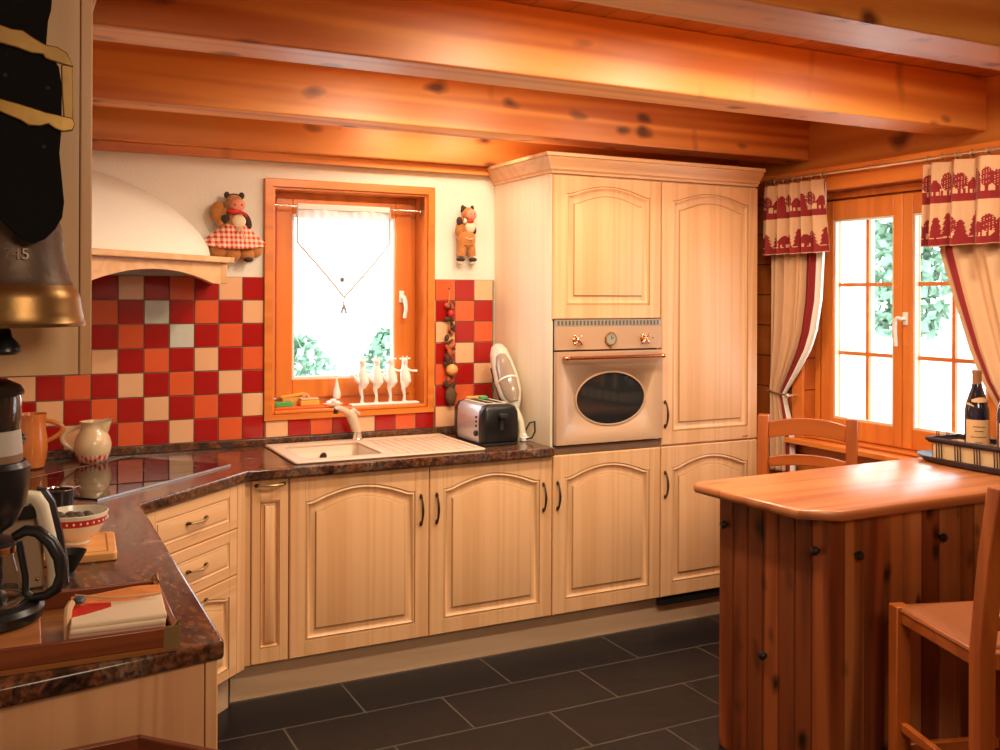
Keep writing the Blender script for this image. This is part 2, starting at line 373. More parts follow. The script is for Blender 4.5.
def glass_thin(name, tint=(1,1,1)):
    m = bpy.data.materials.new(name); m.use_nodes = True; nt = m.node_tree; nt.nodes.clear()
    o = nt.nodes.new('ShaderNodeOutputMaterial'); t = nt.nodes.new('ShaderNodeBsdfTransparent'); g = nt.nodes.new('ShaderNodeBsdfGlossy'); mx = nt.nodes.new('ShaderNodeMixShader'); f = nt.nodes.new('ShaderNodeFresnel')
    t.inputs['Color'].default_value = (*tint,1); g.inputs['Roughness'].default_value = .02; f.inputs['IOR'].default_value = 1.45
    ge = nt.nodes.new('ShaderNodeNewGeometry'); fm = nt.nodes.new('ShaderNodeMath'); fm.operation = 'SUBTRACT'; fm.inputs[0].default_value = 1; fc = nt.nodes.new('ShaderNodeMath'); fc.operation = 'MULTIPLY'
    nt.links.new(ge.outputs['Backfacing'], fm.inputs[1]); nt.links.new(f.outputs[0], fc.inputs[0]); nt.links.new(fm.outputs[0], fc.inputs[1])
    nt.links.new(fc.outputs[0], mx.inputs[0]); nt.links.new(t.outputs[0], mx.inputs[1]); nt.links.new(g.outputs[0], mx.inputs[2]); nt.links.new(mx.outputs[0], o.inputs[0])
    return m
M_glass = glass_thin('window_glass')
M_carafe = glass_thin('carafe_glass', (.82,.80,.76))
M_smoke = glass_thin('smoked_plastic', (.16,.12,.10))
def sheer():
    m = bpy.data.materials.new('sheer_net'); m.use_nodes = True; nt = m.node_tree; nt.nodes.clear()
    o = nt.nodes.new('ShaderNodeOutputMaterial'); t = nt.nodes.new('ShaderNodeBsdfTransparent'); d = nt.nodes.new('ShaderNodeBsdfTranslucent'); d2 = nt.nodes.new('ShaderNodeBsdfDiffuse')
    a = nt.nodes.new('ShaderNodeMixShader'); c = nt.nodes.new('ShaderNodeMixShader'); a.inputs[0].default_value = .85; c.inputs[0].default_value = .93
    d.inputs['Color'].default_value = (.9,.92,.95,1); d2.inputs['Color'].default_value = (.9,.9,.9,1)
    nt.links.new(d.outputs[0], a.inputs[1]); nt.links.new(d2.outputs[0], a.inputs[2]); nt.links.new(t.outputs[0], c.inputs[1]); nt.links.new(a.outputs[0], c.inputs[2]); nt.links.new(c.outputs[0], o.inputs[0])
    return m
M_sheer = sheer()
def gingham(name, sx, sy, red=(.62,.015,.010), white=(.86,.62,.42), coord='UV'):
    m, nt, b = newmat(name); N = nt.nodes; L = nt.links
    tc = N.new('ShaderNodeTexCoord'); sp = N.new('ShaderNodeSeparateXYZ'); L.new(tc.outputs[coord], sp.inputs[0])
    outs = []
    for k, s_ in ((0,sx),(1,sy)):
        a = N.new('ShaderNodeMath'); a.operation = 'MULTIPLY'; a.inputs[1].default_value = s_; L.new(sp.outputs[k], a.inputs[0])
        f = N.new('ShaderNodeMath'); f.operation = 'FRACT'; L.new(a.outputs[0], f.inputs[0])
        g = N.new('ShaderNodeMath'); g.operation = 'GREATER_THAN'; g.inputs[1].default_value = .5; L.new(f.outputs[0], g.inputs[0]); outs.append(g)
    s2 = N.new('ShaderNodeMath'); s2.operation = 'ADD'; L.new(outs[0].outputs[0], s2.inputs[0]); L.new(outs[1].outputs[0], s2.inputs[1])
    d = N.new('ShaderNodeMath'); d.operation = 'MULTIPLY'; d.inputs[1].default_value = .5; L.new(s2.outputs[0], d.inputs[0])
    mx = N.new('ShaderNodeMix'); mx.data_type = 'RGBA'; mx.inputs['A'].default_value = (*white,1); mx.inputs['B'].default_value = (*red,1)
    L.new(d.outputs[0], mx.inputs['Factor']); L.new(mx.outputs['Result'], b.inputs['Base Color']); b.inputs['Roughness'].default_value = .6
    return m
M_bell = flat('aged_bell_bronze', (.25,.135,.048), .36, metal=.9, bump=.08, bscale=45, var=.45, vscale=11)
M_bell_u = flat('dull_bell_crown', (.11,.07,.05), .48, metal=.6, bump=.22, bscale=60, var=.3, vscale=18)

exec_order = []
# ================================================================== SETTING
ZC = 2.53          # underside of the ceiling boards
mb = MB(); mb.box(-2.6, 1.6, -6.6, .3, -.1, 0); struct('floor', mb, M_floor)
mb = MB(); mb.box(-2.6, 1.6, -6.6, .3, ZC, ZC+.08); struct('ceiling', mb, M_ceil)
WX0, WX1, WZ0, WZ1 = -1.13, -.368, 1.05, 2.088      # back window opening
mb = MB()
mb.box(-2.6, WX0, 0, .3, 0, ZC); mb.box(WX1, 1.6, 0, .3, 0, ZC); mb.box(WX0, WX1, 0, .3, 0, WZ0); mb.box(WX0, WX1, 0, .3, WZ1, ZC)
struct('wall_back', mb, M_plaster)
mb = MB(); mb.box(-2.6, -2.44, -6.6, 0, 0, ZC); struct('wall_left', mb, M_plaster)
mb = MB(); mb.box(-2.44, 1.6, -6.6, -6.45, 0, ZC); struct('wall_front', mb, M_plaster)
RY0, RY1, RZ0, RZ1 = -1.86, -.74, .885, 2.11         # right window opening
RX = 1.38
mb = MB()
mb.box(RX, 1.6, RY1, 0, 0, 2.228); mb.box(RX, 1.6, -6.45, RY0, 0, 2.228); mb.box(RX, 1.6, RY0, RY1, 0, RZ0); mb.box(RX, 1.6, RY0, RY1, RZ1, 2.228); mb.box(1.53, 1.6, -6.45, 0, 2.228, ZC)
struct('wall_right', mb, M_log)
# wall plates and beams
def beam(name, y0, y1, z0, z1, label, x0=-2.44, x1=1.515):
    mb = MB(); mb.box(x0, x1, y0, y1, z0, z1); o = struct(name, mb, M_beam, bevel=.006)
    return o
beam('trim_1', -1.655, -1.475, 2.30, ZC, '')
beam('trim_2', -.625, -.455, 2.30, ZC, '')
beam('trim_3', -2.60, -2.40, 2.30, ZC, '')
beam('trim_4', -.075, -.002, 2.235, ZC, '')
mb = MB(); mb.box(-2.44, -.0, -.035, -.001, 2.195, 2.235); struct('trim_5', mb, M_beam, bevel=.003)
mb = MB(); mb.box(1.515, 1.53, -6.4, 0, 2.229, ZC); struct('trim_6', mb, M_beam_y, bevel=.004)
mb = MB(); mb.box(RX-.03, RX+.02, -2.6, -.05, 2.11, 2.225); struct('trim_7', mb, M_pine_h, bevel=.006)

# ---- tiled splashback: one panel, four tile colours and grout
mb = MB(); T = .1042; tx0 = -1.783 - T
def tile_panel(x0, x1, z0, z1):
    mb.box(x0, x1, -.004, -.0005, z0, z1, 4)
    c = math.floor((x0 - tx0)/T + 1e-6) - 1
    while tx0 + c*T < x1:
        for r in range(0, 8):
            za, zb = 1.672-(r+1)*T, 1.672-r*T
            xa, xb = tx0+c*T, tx0+(c+1)*T
            xa_, xb_, za_, zb_ = max(xa, x0), min(xb, x1), max(za, z0), min(zb, z1)
            if xb_-xa_ < .008 or zb_-za_ < .008: continue
            if (c+r) % 2 == 0: mi = 0
            else: mi = 2 if (c-r) % 4 == 1 else 1
            if (r, c) in ((1,2),(2,3)): mi = 3  # two tiles set pale grey instead of the pattern colour
            g = .0022
            mb.box(xa_+g, xb_-g, -.0085, -.004, za_+g, zb_-g, mi)
        c += 1
tile_panel(-2.44, -1.167, .944, 1.672); tile_panel(-1.167, -.333, .944, 1.022); tile_panel(-.333, -.004, .944, 1.672)
struct('trim_8', mb, [M_tile_red, M_tile_org, M_tile_pea, M_tile_pale, M_grout], bevel=.0012)

# ---- back window : casing and deep lining, fixed frame, sash, pane
win = thing('window_1', None, None, (-.75, 0, 1.02)); tag(win, kind='structure')
mb = MB()
mb.prism([(-1.167,1.021),(-.333,1.021),(-.333,2.121),(-1.167,2.121)], -.02, -.001, 'y')
c = link('window_casing', mb, M_pine_hx, bevel=.003)
h = MB(); h.box(WX0, WX1, -.1, .1, WZ0-.002, WZ1-.003); cut(c, h); c.parent = win; c.matrix_parent_inverse = WM[win.name].inverted()
mb = MB()
mb.box(WX0-.001, WX0+.014, -.004, .17, WZ0, WZ1); mb.box(WX1-.014, WX1+.001, -.004, .17, WZ0, WZ1)
mb.box(WX0+.014, WX1-.014, -.004, .17, WZ1-.014, WZ1); sub('window_lining', win, mb, M_pine)
mb = MB(); mb.box(WX0+.0145, WX1-.0145, -.012, .17, WZ0-.001, WZ0+.014); sub('window_sill', win, mb, M_pine_hx, bevel=.003)
def ringframe(mb, x0, x1, z0, z1, w, y0, y1, wb=None, wt=None, mi=0):
    wb = wb or w; wt = wt or w
    mb.box(x0, x0+w, y0, y1, z0, z1, mi); mb.box(x1-w, x1, y0, y1, z0, z1, mi)
    mb.box(x0+w, x1-w, y0, y1, z0, z0+wb, mi); mb.box(x0+w, x1-w, y0, y1, z1-wt, z1, mi)
mb = MB(); ringframe(mb, WX0+.014, WX1-.014, WZ0+.014, WZ1-.014, .03, .12, .17, .04); sub('window_frame', win, mb, M_pine, bevel=.002)
sx0, sx1, sz0, sz1 = -1.084, -.414, 1.106, 2.046
mb = MB(); ringframe(mb, sx0, sx1, sz0, sz1, .078, .105, .15, .088, .075); sash = sub('sash', win, mb, M_pine, bevel=.004)
mb = MB(); ringframe(mb, sx0+.078, sx1-.078, sz0+.088, sz1-.075, .012, .118, .145); sub('glazing_bead', sash, mb, M_whitepl)
mb = MB(); mb.box(sx0+.079, sx1-.079, .13, .134, sz0+.09, sz1-.077); sub('pane', sash, mb, M_glass)
def lever(parent, c, face, side=1):
    # small white lever window handle, plate + drop lever
    cx, cy, cz = c
    mb = MB()
    if face == 'y':
        mb.rbox(cx-.013, cx+.013, -.004, .004, -.03, .03, .003, M=Matrix.Translation((0,cy-.004,cz)))
        mb.cyl((cx,cy-.006,cz),(cx,cy-.038,cz), .008)
        mb.tube([(cx,cy-.036,cz+.004),(cx+.006,cy-.04,cz-.02),(cx+.010,cy-.04,cz-.06),(cx+.004,cy-.036,cz-.105)], [.009,.010,.009,.008])
    else:
        mb.rbox(cx-.009, cx+.001, cy-.013, cy+.013, cz-.03, cz+.03, .003)
        mb.cyl((cx-.006,cy,cz),(cx-.042,cy,cz), .008)
        mb.tube([(cx-.04,cy-.002,cz+.002),(cx-.044,cy+.010,cz+.002),(cx-.045,cy+.022,cz-.008),(cx-.044,cy+.024,cz-.05),(cx-.042,cy+.020,cz-.125)], [.009,.010,.010,.009,.008])
    return sub('handle', parent, mb, M_whitepl)
lever(sash, (-.462, .104, 1.585), 'y')

# ---- right window : two sashes with glazing bars
win2 = thing('window_2', None, None, (1.45, -1.3, RZ0)); tag(win2, kind='structure')
def yframe(mb, y0, y1, z0, z1, w, x0, x1, wb=None, wt=None):
    wb = wb or w; wt = wt or w
    mb.box(x0, x1, y0, y0+w, z0, z1); mb.box(x0, x1, y1-w, y1, z0, z1)
    mb.box(x0, x1, y0+w, y1-w, z0, z0+wb); mb.box(x0, x1, y0+w, y1-w, z1-wt, z1)
mb = MB(); yframe(mb, RY0+.001, RY1-.001, RZ0+.001, RZ1-.001, .034, 1.445, 1.4902); yframe(mb, RY0+.001, RY1-.001, RZ0+.001, RZ1-.001, .062, 1.4905, 1.55); sub('window_frame', win2, mb, M_pine, bevel=.003)
for (ya, yb, wl, wr, hn) in ((-1.286,-.792,.050,.080,False),(-1.795,-1.288,.078,.055,True)):
    g0, g1, h0, h1 = ya+wl, yb-wr, .997, 1.970
    mb = MB(); mb.box(1.435,1.49,ya,g0,.905,2.065); mb.box(1.435,1.49,g1,yb,.905,2.065); mb.box(1.435,1.49,g0,g1,.905,h0); mb.box(1.435,1.49,g0,g1,h1,2.065); s2 = sub('sash', win2, mb, M_pine, bevel=.004)
    mb = MB(); mb.box(1.462, 1.467, g0-.002, g1+.002, h0-.002, h1+.002); sub('pane', s2, mb, M_glass)
    mb = MB(); ym = (g0+g1)/2
    mb.box(1.469, 1.486, ym-.009, ym+.009, h0, h1)
    for zz in (1.318, 1.652): mb.box(1.469, 1.486, g0, ym-.009, zz-.009, zz+.009); mb.box(1.469, 1.486, ym+.009, g1, zz-.009, zz+.009)
    sub('glazing_bars', s2, mb, M_pine_h)
    mb = MB(); yframe(mb, g0, g1, h0, h1, .010, 1.44, 1.461); sub('glazing_bead', s2, mb, M_creampl)
    if hn: lever(s2, (1.435, -1.308, 1.495), 'x')
mb = MB(); mb.box(1.27, 1.455, RY0+.0, RY1-.0, .855, .885); 
mb = MB(); mb.box(1.30, RX, RY0-.06, RY1+.06, .858, .885); mb.box(RX, 1.455, RY0+.002, RY1-.002, .886, .90); sub('window_sill', win2, mb, M_pine_h, bevel=.004)
mb = MB(); mb.box(RX-.018, RX, RY1+.001, RY1+.075, .886, 2.11); mb.box(RX-.018, RX, RY0-.075, RY0-.001, .886, 2.11); sub('window_casing', win2, mb, M_pine, bevel=.003)

# ---- outdoors, seen overexposed through the panes
M_snow = flat('pale_ground', (.85,.85,.85), .9)
mb = MB(); mb.box(-40, 90, -60, 90, -.6, -.5); mb_o = struct('trim_9', mb, M_snow)
mb_o.name = 'ground_outside'
M_leaf = flat('foliage', (.22,.36,.25), .8, var=.35, vscale=1.2)  # leaf colour lightened, the glare outdoors is put into it
M_trunk = flat('bark', (.12,.08,.05), .9)
def tree(x, y, h, r, seed, label, cat='tree', n=1500, ls=.07, name='leafy_tree'):
    rnd = random.Random(seed)
    t = thing(name, label, cat, (x, y, -.5), 0, None)
    mb = MB(); mb.tube([(x,y,-.5),(x+.02*h,y,h*.3-.5),(x,y+.02*h,h*.75-.5)], [.025*h,.02*h,.007*h], 8); sub('trunk', t, mb, M_trunk)
    mb = MB()
    for i in range(n):
        u = rnd.random(); a = rnd.random()*2*PI; z = h*(.06+.94*u) - .5
        rad = r*math.sin(PI*min(1, .14+u*.84))**.6*math.sqrt(rnd.random())
        p = Vector((x+rad*math.cos(a), y+rad*math.sin(a), z))
        s_ = ls*(.6+.7*rnd.random())
        ax = Vector((rnd.gauss(0,1), rnd.gauss(0,1), rnd.gauss(0,1))).normalized(); bx = ax.orthogonal().normalized(); cx = ax.cross(bx)
        v = [mb.bm.verts.new(p + bx*s_*q[0] + cx*s_*.6*q[1]) for q in ((-1,0),(0,-1),(1,0),(0,1))]
        mb._face(v)
    sub('foliage', t, mb, M_leaf)
tree(25.2, 18.9, 14.0, 1.7, 1, 'green tree washed pale by glare, far off in the left casement of the curtained window', n=2600, ls=.28)
tree(28.5, 16.6, 14.5, 2.0, 2, 'wide green tree far off in the right casement of the curtained window', n=3200, ls=.28)
tree(30.5, 12.0, 13.0, 2.0, 5, 'green tree far off behind the right curtain', n=1800, ls=.28)
tree(1.50, 5.6, 1.72, .42, 3, 'green bush beyond the lower right of the sink window pane', 'bush', 900, .06, 'garden_bush')
tree(.50, 5.6, 1.66, .55, 4, 'green bush beyond the lower left of the sink window pane', 'bush', 1100, .06, 'garden_bush')
mb = MB(); mb.box(3.06, 3.22, .48, .62, -.5, 3.2); solo('porch_post', mb, M_greywall, 'pale square porch post just outside the left casement', 'post', bevel=.008)

# ================================================================== CABINETS
F = -.597       # plane of the door fronts on the back run
def outline(x0, x1, z0, z1, ah, n=28):
    pts = [(x0,z0), (x1,z0)]
    for k in range(n+1):
        t = k/n; s = abs(2*t-1)
        if ah and s < .90:
            q = s/.90; b = 1-q*q; b = b*.88 + .12*(.5+.5*math.cos(PI*q))
            z = z1 + ah*b
        else: z = z1
        pts.append((x1+(x0-x1)*t, z))
    return pts
def door_mb(w, h, ah=.045, st=.062, t=.02, rb=None, rt=None, ks=1.0, kd=1.0):
    """raised-panel door in local space: x 0..w, z 0..h, front at y=-t; slot 1 is the brushed-in brown glaze"""
    rb = rb or st; rt = rt or st
    mb = MB(); bm = mb.bm; n = 28
    def ring(pts, y): return [bm.verts.new((p[0], y, p[1])) for p in pts]
    sh = h - rt - ah
    def outer(ins):
        pts = [(ins,ins),(w-ins,ins)]
        for k in range(n+1): pts.append((w-ins+(2*ins-w)*k/n, h-ins))
        return pts
    R = [ring(outer(0), 0), ring(outer(0), -t+.004), ring(outer(.004), -t)]
    for d, y in ((0,0), (.0025,.005), (.010,.0010), (.019,.0110), (.026,.0135), (.042,.0100), (.047,.0030), (.053,.0015)):
        d *= ks; y *= kd
        R.append(ring(outline(st+d, w-st-d, rb+d, sh-d, ah*(1-d*1.5) if ah else 0, n), -t+y))
    for a in range(len(R)-1):
        m_ = 1 if a in (3,8) else 0
        for i in range(n+3):
            j = (i+1) % (n+3)
            mb._face([R[a][i], R[a][j], R[a+1][j], R[a+1][i]], m_)
    mb._face(R[-1]); mb._face(R[0][::-1])
    for xx in (st, w-st):
        mb.box(xx-.0006, xx+.0006, -t-.0003, -t+.002, .004, rb-.002, 1); mb.box(xx-.0006, xx+.0006, -t-.0003, -t+.002, h-rt-(ah if True else 0), h-.004, 1)
    return mb
def grip(parent, c, vertical=True, L=.115, M=None, brassy=False):
    """bow handle: two rosettes, bowed bar. c is its centre on the door face (parent-local)"""
    cx, cy, cz = c; mb = MB(); d = (0,0,1) if vertical else (1,0,0)
    d = Vector(d); o = Vector((0,-1,0)); C = Vector(c)
    for s_ in (-1,1):
        p = C + d*(s_*L/2)
        mb.ell(p + o*.004, (.0075 if not vertical else .007, .006, .0075 if vertical else .007) if False else ((.011,.006,.007) if not vertical else (.007,.006,.011)), 0, 12, 6)
        mb.tube([p, p+o*.014 - d*s_*.004], [.0045,.005], 8)
    pts = []; rr = []
    for k in range(13):
        u = -1+2*k/12
        pts.append(C + d*(u*L/2*.93) + o*(.014+.013*(1-u*u))); rr.append(.0038+.0022*(1-abs(u)))
    mb.tube(pts, rr, 8, mi=1 if brassy else 0)
    return link('handle', mb, [M_bronze, M_bronze_l], parent, local=True)
def add_door(unit, name, x, z, w, h, loc_unit, ah=.045, label=None, hx=None, hz=None, hv=True, hl=.115, brassy=False, st=.062, rt=None, rb=None, mats=None, ks=1.0):
    mb = door_mb(w, h, ah, st, rt=rt, rb=rb, ks=ks)
    o = link(name, mb, mats or [M_cream_v, M_glaze], unit, local=True)
    o.location = (x, 0, z)
    if label: o['label'] = label
    if hx is not None: grip(o, (hx, -.02, hz), hv, hl, brassy=brassy)
    return o
ZB, ZT = .147, .8715
# units: local origin at left-front-bottom of the carcass (front plane at y=0), carcass behind it
def unit(name, label, x, w, z0, z1, depth=.575, group=None, side_mat=None, hollow=False):
    t = thing(name, label, 'cabinet', (x, F+.02, z0), 0, group)
    mb = MB()
    if hollow:
        mb.box(.001,.019,.001,depth,0,z1-z0); mb.box(w-.019,w-.001,.001,depth,0,z1-z0); mb.box(.019,w-.019,.001,depth,0,.018); mb.box(.019,w-.019,depth-.018,depth,.018,z1-z0); mb.box(.019,w-.019,.001,.02,z1-z0-.06,z1-z0)
    else: mb.box(.001, w-.001, .001, depth, 0, z1-z0)
    link('carcass', mb, side_mat or M_side, t, local=True)
    return t
GB = 'cream base cabinets under the worktop'
u = unit('base_cabinet', 'narrow pull-out base cabinet left of the sink cabinet', -1.352, .152, ZB, ZT-.003)
add_door(u, 'pull_out_front', .002, 0, .146, .7215, None, 0, 'narrow front with a level brass grip', .073, .722-.022, False, .105, True, st=.034, rt=.085, rb=.06, ks=.42)
u = unit('base_cabinet', 'cream base cabinet under the sink, arched door, widest-looking of the row', -1.2, .6, ZB, ZT-.003, hollow=True)
add_door(u, 'door', .002, 0, .596, .7215, None, .05, None, .596-.038, .54, rt=.052)
u = unit('base_cabinet', 'cream base cabinet under the toaster end of the worktop', -.6, .6, ZB, ZT-.003)
add_door(u, 'door', .002, 0, .596, .7215, None, .05, None, .03, .54, rt=.052)
# the handle of the second right door belongs on its right stile too (two grips meet at x=0)
dd = [o for o in COL.objects if o.parent == u and o.name.startswith('door')][0]
for ch in [o for o in COL.objects if o.parent == dd]: ch['label'] = 'grip at the left edge of the door'
grip(dd, (.596-.045, -.02, .54))
# tall oven unit
u = thing('tall_cabinet', 'tall cream oven housing with an arched door above and one below the oven', 'cabinet', (0, F+.02, ZB))
mb = MB(); mb.box(0, .012, .002, .575, 0, 2.15-ZB); link('side_panel', mb, M_side, u, local=True)
mb = MB(); mb.box(.013, .599, .001, .575, 0, .885-ZB); mb.box(.013, .599, .001, .575, 1.487-ZB, 2.15-ZB); mb.box(.013, .599, .54, .575, .886-ZB, 1.486-ZB); mb.box(.583, .599, .001, .54, .886-ZB, 1.486-ZB); link('carcass', mb, M_side, u, local=True)
add_door(u, 'door', .004, 0, .592, .7215, None, .05, None, .014+.008, .54, rt=.052)
add_door(u, 'door', .004, 1.487-ZB, .592, .655, None, .042, 'upper door with an arched panel and no handle', rt=.04, st=.064, rb=.062)
mb = MB(); mb.box(.013, .597, -.014, 0, .874-ZB, .906-ZB); link('rail', mb, M_brownstrip, u, local=True)
# tall fridge unit
u = thing('tall_cabinet', 'tall cream fridge housing beside the curtain, long door over a short one', 'cabinet', (.6, F+.02, ZB))
mb = MB(); mb.box(.002, .599, .001, .575, 0, 2.15-ZB); link('carcass', mb, M_side, u, local=True)
add_door(u, 'door', .003, 0, .594, .7215, None, .05, 'lower arched door', .016+.004, .54, rt=.052)
dl = add_door(u, 'door', .003, .729, .594, 2.142-ZB-.729, None, .042, 'long upper door', .018, 1.026-.876, rt=.045)
mb = MB(); mb.box(.002, .03, -.045, .001, -.03, -.004); mb.box(.002, .598, .02, .03, -.055, -.002)
for k in range(30): mb.box(.01+k*.0195, .018+k*.0195, .012, .02, -.05, -.006)
link('vent_grille', mb, M_blackm, u, local=True) if False else None
mb = MB(); mb.box(.006, .598, -.002, .02, -.046, -.006, 0)
for k in range(3): mb.box(.01, .594, -.005, -.002, -.040+k*.013, -.036+k*.013, 0)
link('vent_grille', mb, M_blackm, u, local=True)
mb = MB(); mb.rbox(.50, .535, -.0216, -.019, .742, .747, .001); link('badge', mb, M_copper, u, local=True)
# cornice over both tall units (left return + front)
prof = [(0,2.150),(-.008,2.150),(-.010,2.160),(-.020,2.168),(-.022,2.176),(-.030,2.186),(-.044,2.202),(-.052,2.214),(-.054,2.219),(-.062,2.221),(-.062,2.236),(0,2.236)]
mb = MB(); rings = []
rings.append([Vector((d, -.002, z)) for d, z in prof])
rings.append([Vector((d, F+.01+d, z)) for d, z in prof])
rings.append([Vector((1.20, F+.01+d, z)) for d, z in prof])
mb.loft(rings, 0, False)
mb.box(.0, 1.2, F+.012, -.002, 2.1505, 2.23)
solo('cornice', mb, M_cream_h, 'moulded cream cornice capping the two tall cabinets', 'moulding', sharp=25)

# oven (built-in appliance)
ov = thing('oven', 'built-in champagne-coloured oven with an oval glass door', 'oven', (.3, F, .908))
OX0, OX1 = .012, .597
mb = MB(); mb.box(.016, .58, F+.012, F+.5, .912, 1.48); sub('body', ov, mb, M_blackm)
mb = MB(); mb.box(OX0, OX1, F-.006, F+.012, 1.345, 1.452); sub('control_panel', ov, mb, M_ovenpanel, bevel=.002)
mb = MB(); mb.box(OX0, OX1, F-.004, F+.012, 1.453, 1.484, 0)
for k in range(29): mb.box(.022+k*.0196, .031+k*.0196, F-.0055, F-.004, 1.458, 1.479, 1)
sub('vent_strip', ov, mb, [flat('vent_metal', (.34,.27,.20), .4), flat('vent_slot', (.10,.085,.07), .5)])
mb = MB(); mb.box(OX0, OX1, F-.014, F+.012, .915, 1.338); od = sub('door', ov, mb, M_ovenpanel)
h = MB(); h.lathe([(1,-.1),(1,.1)], (.304, F, 1.118), 64, M=Matrix.Rotation(PI/2,4,'X') @ Matrix.Diagonal((.19,.122,1,1)))
WMo = WM[ov.name]
h.bm.transform(WMo.inverted()); par = od.parent; od.parent = None; od.location = (0,0,0)
cut(od, h); od.parent = par
mb = MB(); mb.lathe([(1,-.004),(1,.004)], (.304, F-.004, 1.118), 64, M=Matrix.Rotation(PI/2,4,'X') @ Matrix.Diagonal((.1898,.1218,1,1)))
sub('window_pane', od, mb, M_ovenglass)
mb = MB()
rg = []
for k in range(64):
    a = 2*PI*k/64; rg.append([Vector((.304+(.19+dx)*math.cos(a), F-.014-dy, 1.118+(.122+dx)*math.sin(a))) for dx, dy in ((-.004,.0),(-.002,.003),(.004,.003),(.005,0))])
rg.append(rg[0]); mb.loft(rg, 0, True, (False,False)); sub('trim_ring', od, mb, M_ovenpanel)
mb = MB(); mb.cyl((.045,F-.05,1.311),(.585,F-.05,1.311), .0085, seg=14)
for xx in (.05,.58): mb.cyl((xx,F-.014,1.311),(xx,F-.05,1.311), .007, seg=10); mb.ell((xx-.004,F-.05,1.311), (.012,.011,.011))
sub('handle', od, mb, M_copper)
def cross_knob(cx):
    mb = MB(); cz = 1.392
    mb.lathe([(.018,0),(.019,.003),(.012,.006),(.008,.022),(.010,.026),(.004,.03)], (cx, F-.006, cz), 20, M=Matrix.Rotation(PI/2,4,'X'))
    for a in (PI/4, 3*PI/4, 5*PI/4, 7*PI/4):
        d = Vector((math.cos(a),0,math.sin(a))); c0 = Vector((cx,F-.028,cz))
        mb.tube([c0, c0+d*.012, c0+d*.024], [.004,.0045,.0065], 8)
        mb.ell(c0+d*.025, (.007,.006,.007), 0, 10, 6)
    sub('knob', ov, mb, M_copper)
cross_knob(.118); cross_knob(.49)
mb = MB(); R_ = Matrix.Rotation(PI/2,4,'X')
mb.lathe([(.031,0),(.033,.006),(.030,.011),(.025,.011),(.024,.008)], (.304,F-.006,1.393), 32, M=R_)
ck = sub('clock', ov, mb, M_brass)
mb = MB(); mb.lathe([(.0255,.0085),(.0255,.0095)], (.304,F-.006,1.393), 32, M=R_); sub('clock_face', ck, mb, flat('clock_face', (.32,.30,.24), .3))
mb = MB(); mb.box(.303,.305,F-.0175,F-.0165,1.393,1.41); mb.prism([(0,-.001),(.013,-.001),(.013,.001),(0,.001)], F-.0175, F-.0165, 'y', M=Matrix.Translation((.304,0,1.393)) @ Matrix.Rotation(-.6,4,'Y')); sub('clock_hands', ck, mb, M_blackm)
mb = MB(); mb.ell((.304,F-.012,1.356),(.006,.006,.005)); sub('indicator', ov, mb, M_brass)
mb = MB(); mb.ell((.545,F-.008,1.395),(.003,.003,.003)); sub('indicator', ov, mb, M_blackm)

# diagonal corner drawers
DA, DB = Vector((-1.392,-.633)), Vector((-1.795,-1.03))
dl_ = (DA-DB).length; ang = math.atan2(DA.y-DB.y, DA.x-DB.x)
nrm = Vector((math.sin(ang), -math.cos(ang)))        # outward
base = DB - nrm*.02
u = thing('corner_cabinet', 'cream diagonal corner cabinet with drawers under the hob', 'cabinet', (base.x, base.y, ZB), ang)
mb = MB(); mb.prism([(0,0),(dl_-.0,0),(dl_-.0,.05),(.05,.45),(0,.45)], 0, ZT-.004-ZB); link('carcass', mb, M_side, u, local=True)
dw = dl_-.035
def drawer(z, h, ah, name='drawer', st=.05):
    mb = door_mb(dw, h, ah, st, rt=.035, rb=.035, ks=.8 if ah else .35, kd=1 if ah else .4)
    o = link(name, mb, [M_cream_h, M_glaze], u, local=True); o.location = (.003, 0, z); return o
H = ZT-.004-ZB
d1 = drawer(H-.165, .165, 0); grip(d1, (dw*.52, -.02, .085), False, .105, brassy=True)
d2 = drawer(H-.34, .172, 0); grip(d2, (dw*.52, -.02, .09), False, .105, brassy=True)
d3 = drawer(0, H-.343, .035); grip(d3, (dw*.52, -.02, H-.343-.035), False, .105, brassy=True)
mb = MB(); mb.box(dl_-.03, dl_+.020, -.018, 0, 0, H); link('filler', mb, M_cream_v, u, local=True)
mb = MB(); mb.box(-1.40,-1.3525,-.592,-.57,ZB,ZT-.004); sub('filler', u, mb, M_cream_v)
# left run
u = thing('base_cabinet', 'cream base cabinet of the left run, its plain end panel facing the room', 'cabinet', (-2.13, -1.75, 0))
mb = MB(); mb.prism([(-2.438,-2.50),(-1.848,-2.43),(-1.848,-1.10),(-2.438,-1.10)], .0, ZT-.002); sub('carcass', u, mb, M_side)
mb = MB(); mb.prism([(-2.438,-2.522),(-1.853,-2.452),(-1.853,-2.432),(-2.438,-2.502)], .0, ZT-.002); sub('end_panel', u, mb, wood('end_panel_shaded_wood', (.72,.38,.19), (.55,.25,.11), 'z', rough=.42, fine=90, coarse=4, contrast=.5, stretch=.03))  # end panel wood made darker and warmer, its shade put into the colour
mb = MB(); mb.box(-1.850, -1.826, -2.449, -2.428, .0, ZT-.002); sub('edge_post', u, mb, M_cream_v, bevel=.003)
for k in range(2):
    mb = door_mb(.64, .7215, .05, .062); o = link('door', mb, [M_cream_v, M_glaze], u, local=True)
    o.location = (-1.848+2.13, -2.42+.655*k+1.75, ZB); o.rotation_euler = (0,0,PI/2)
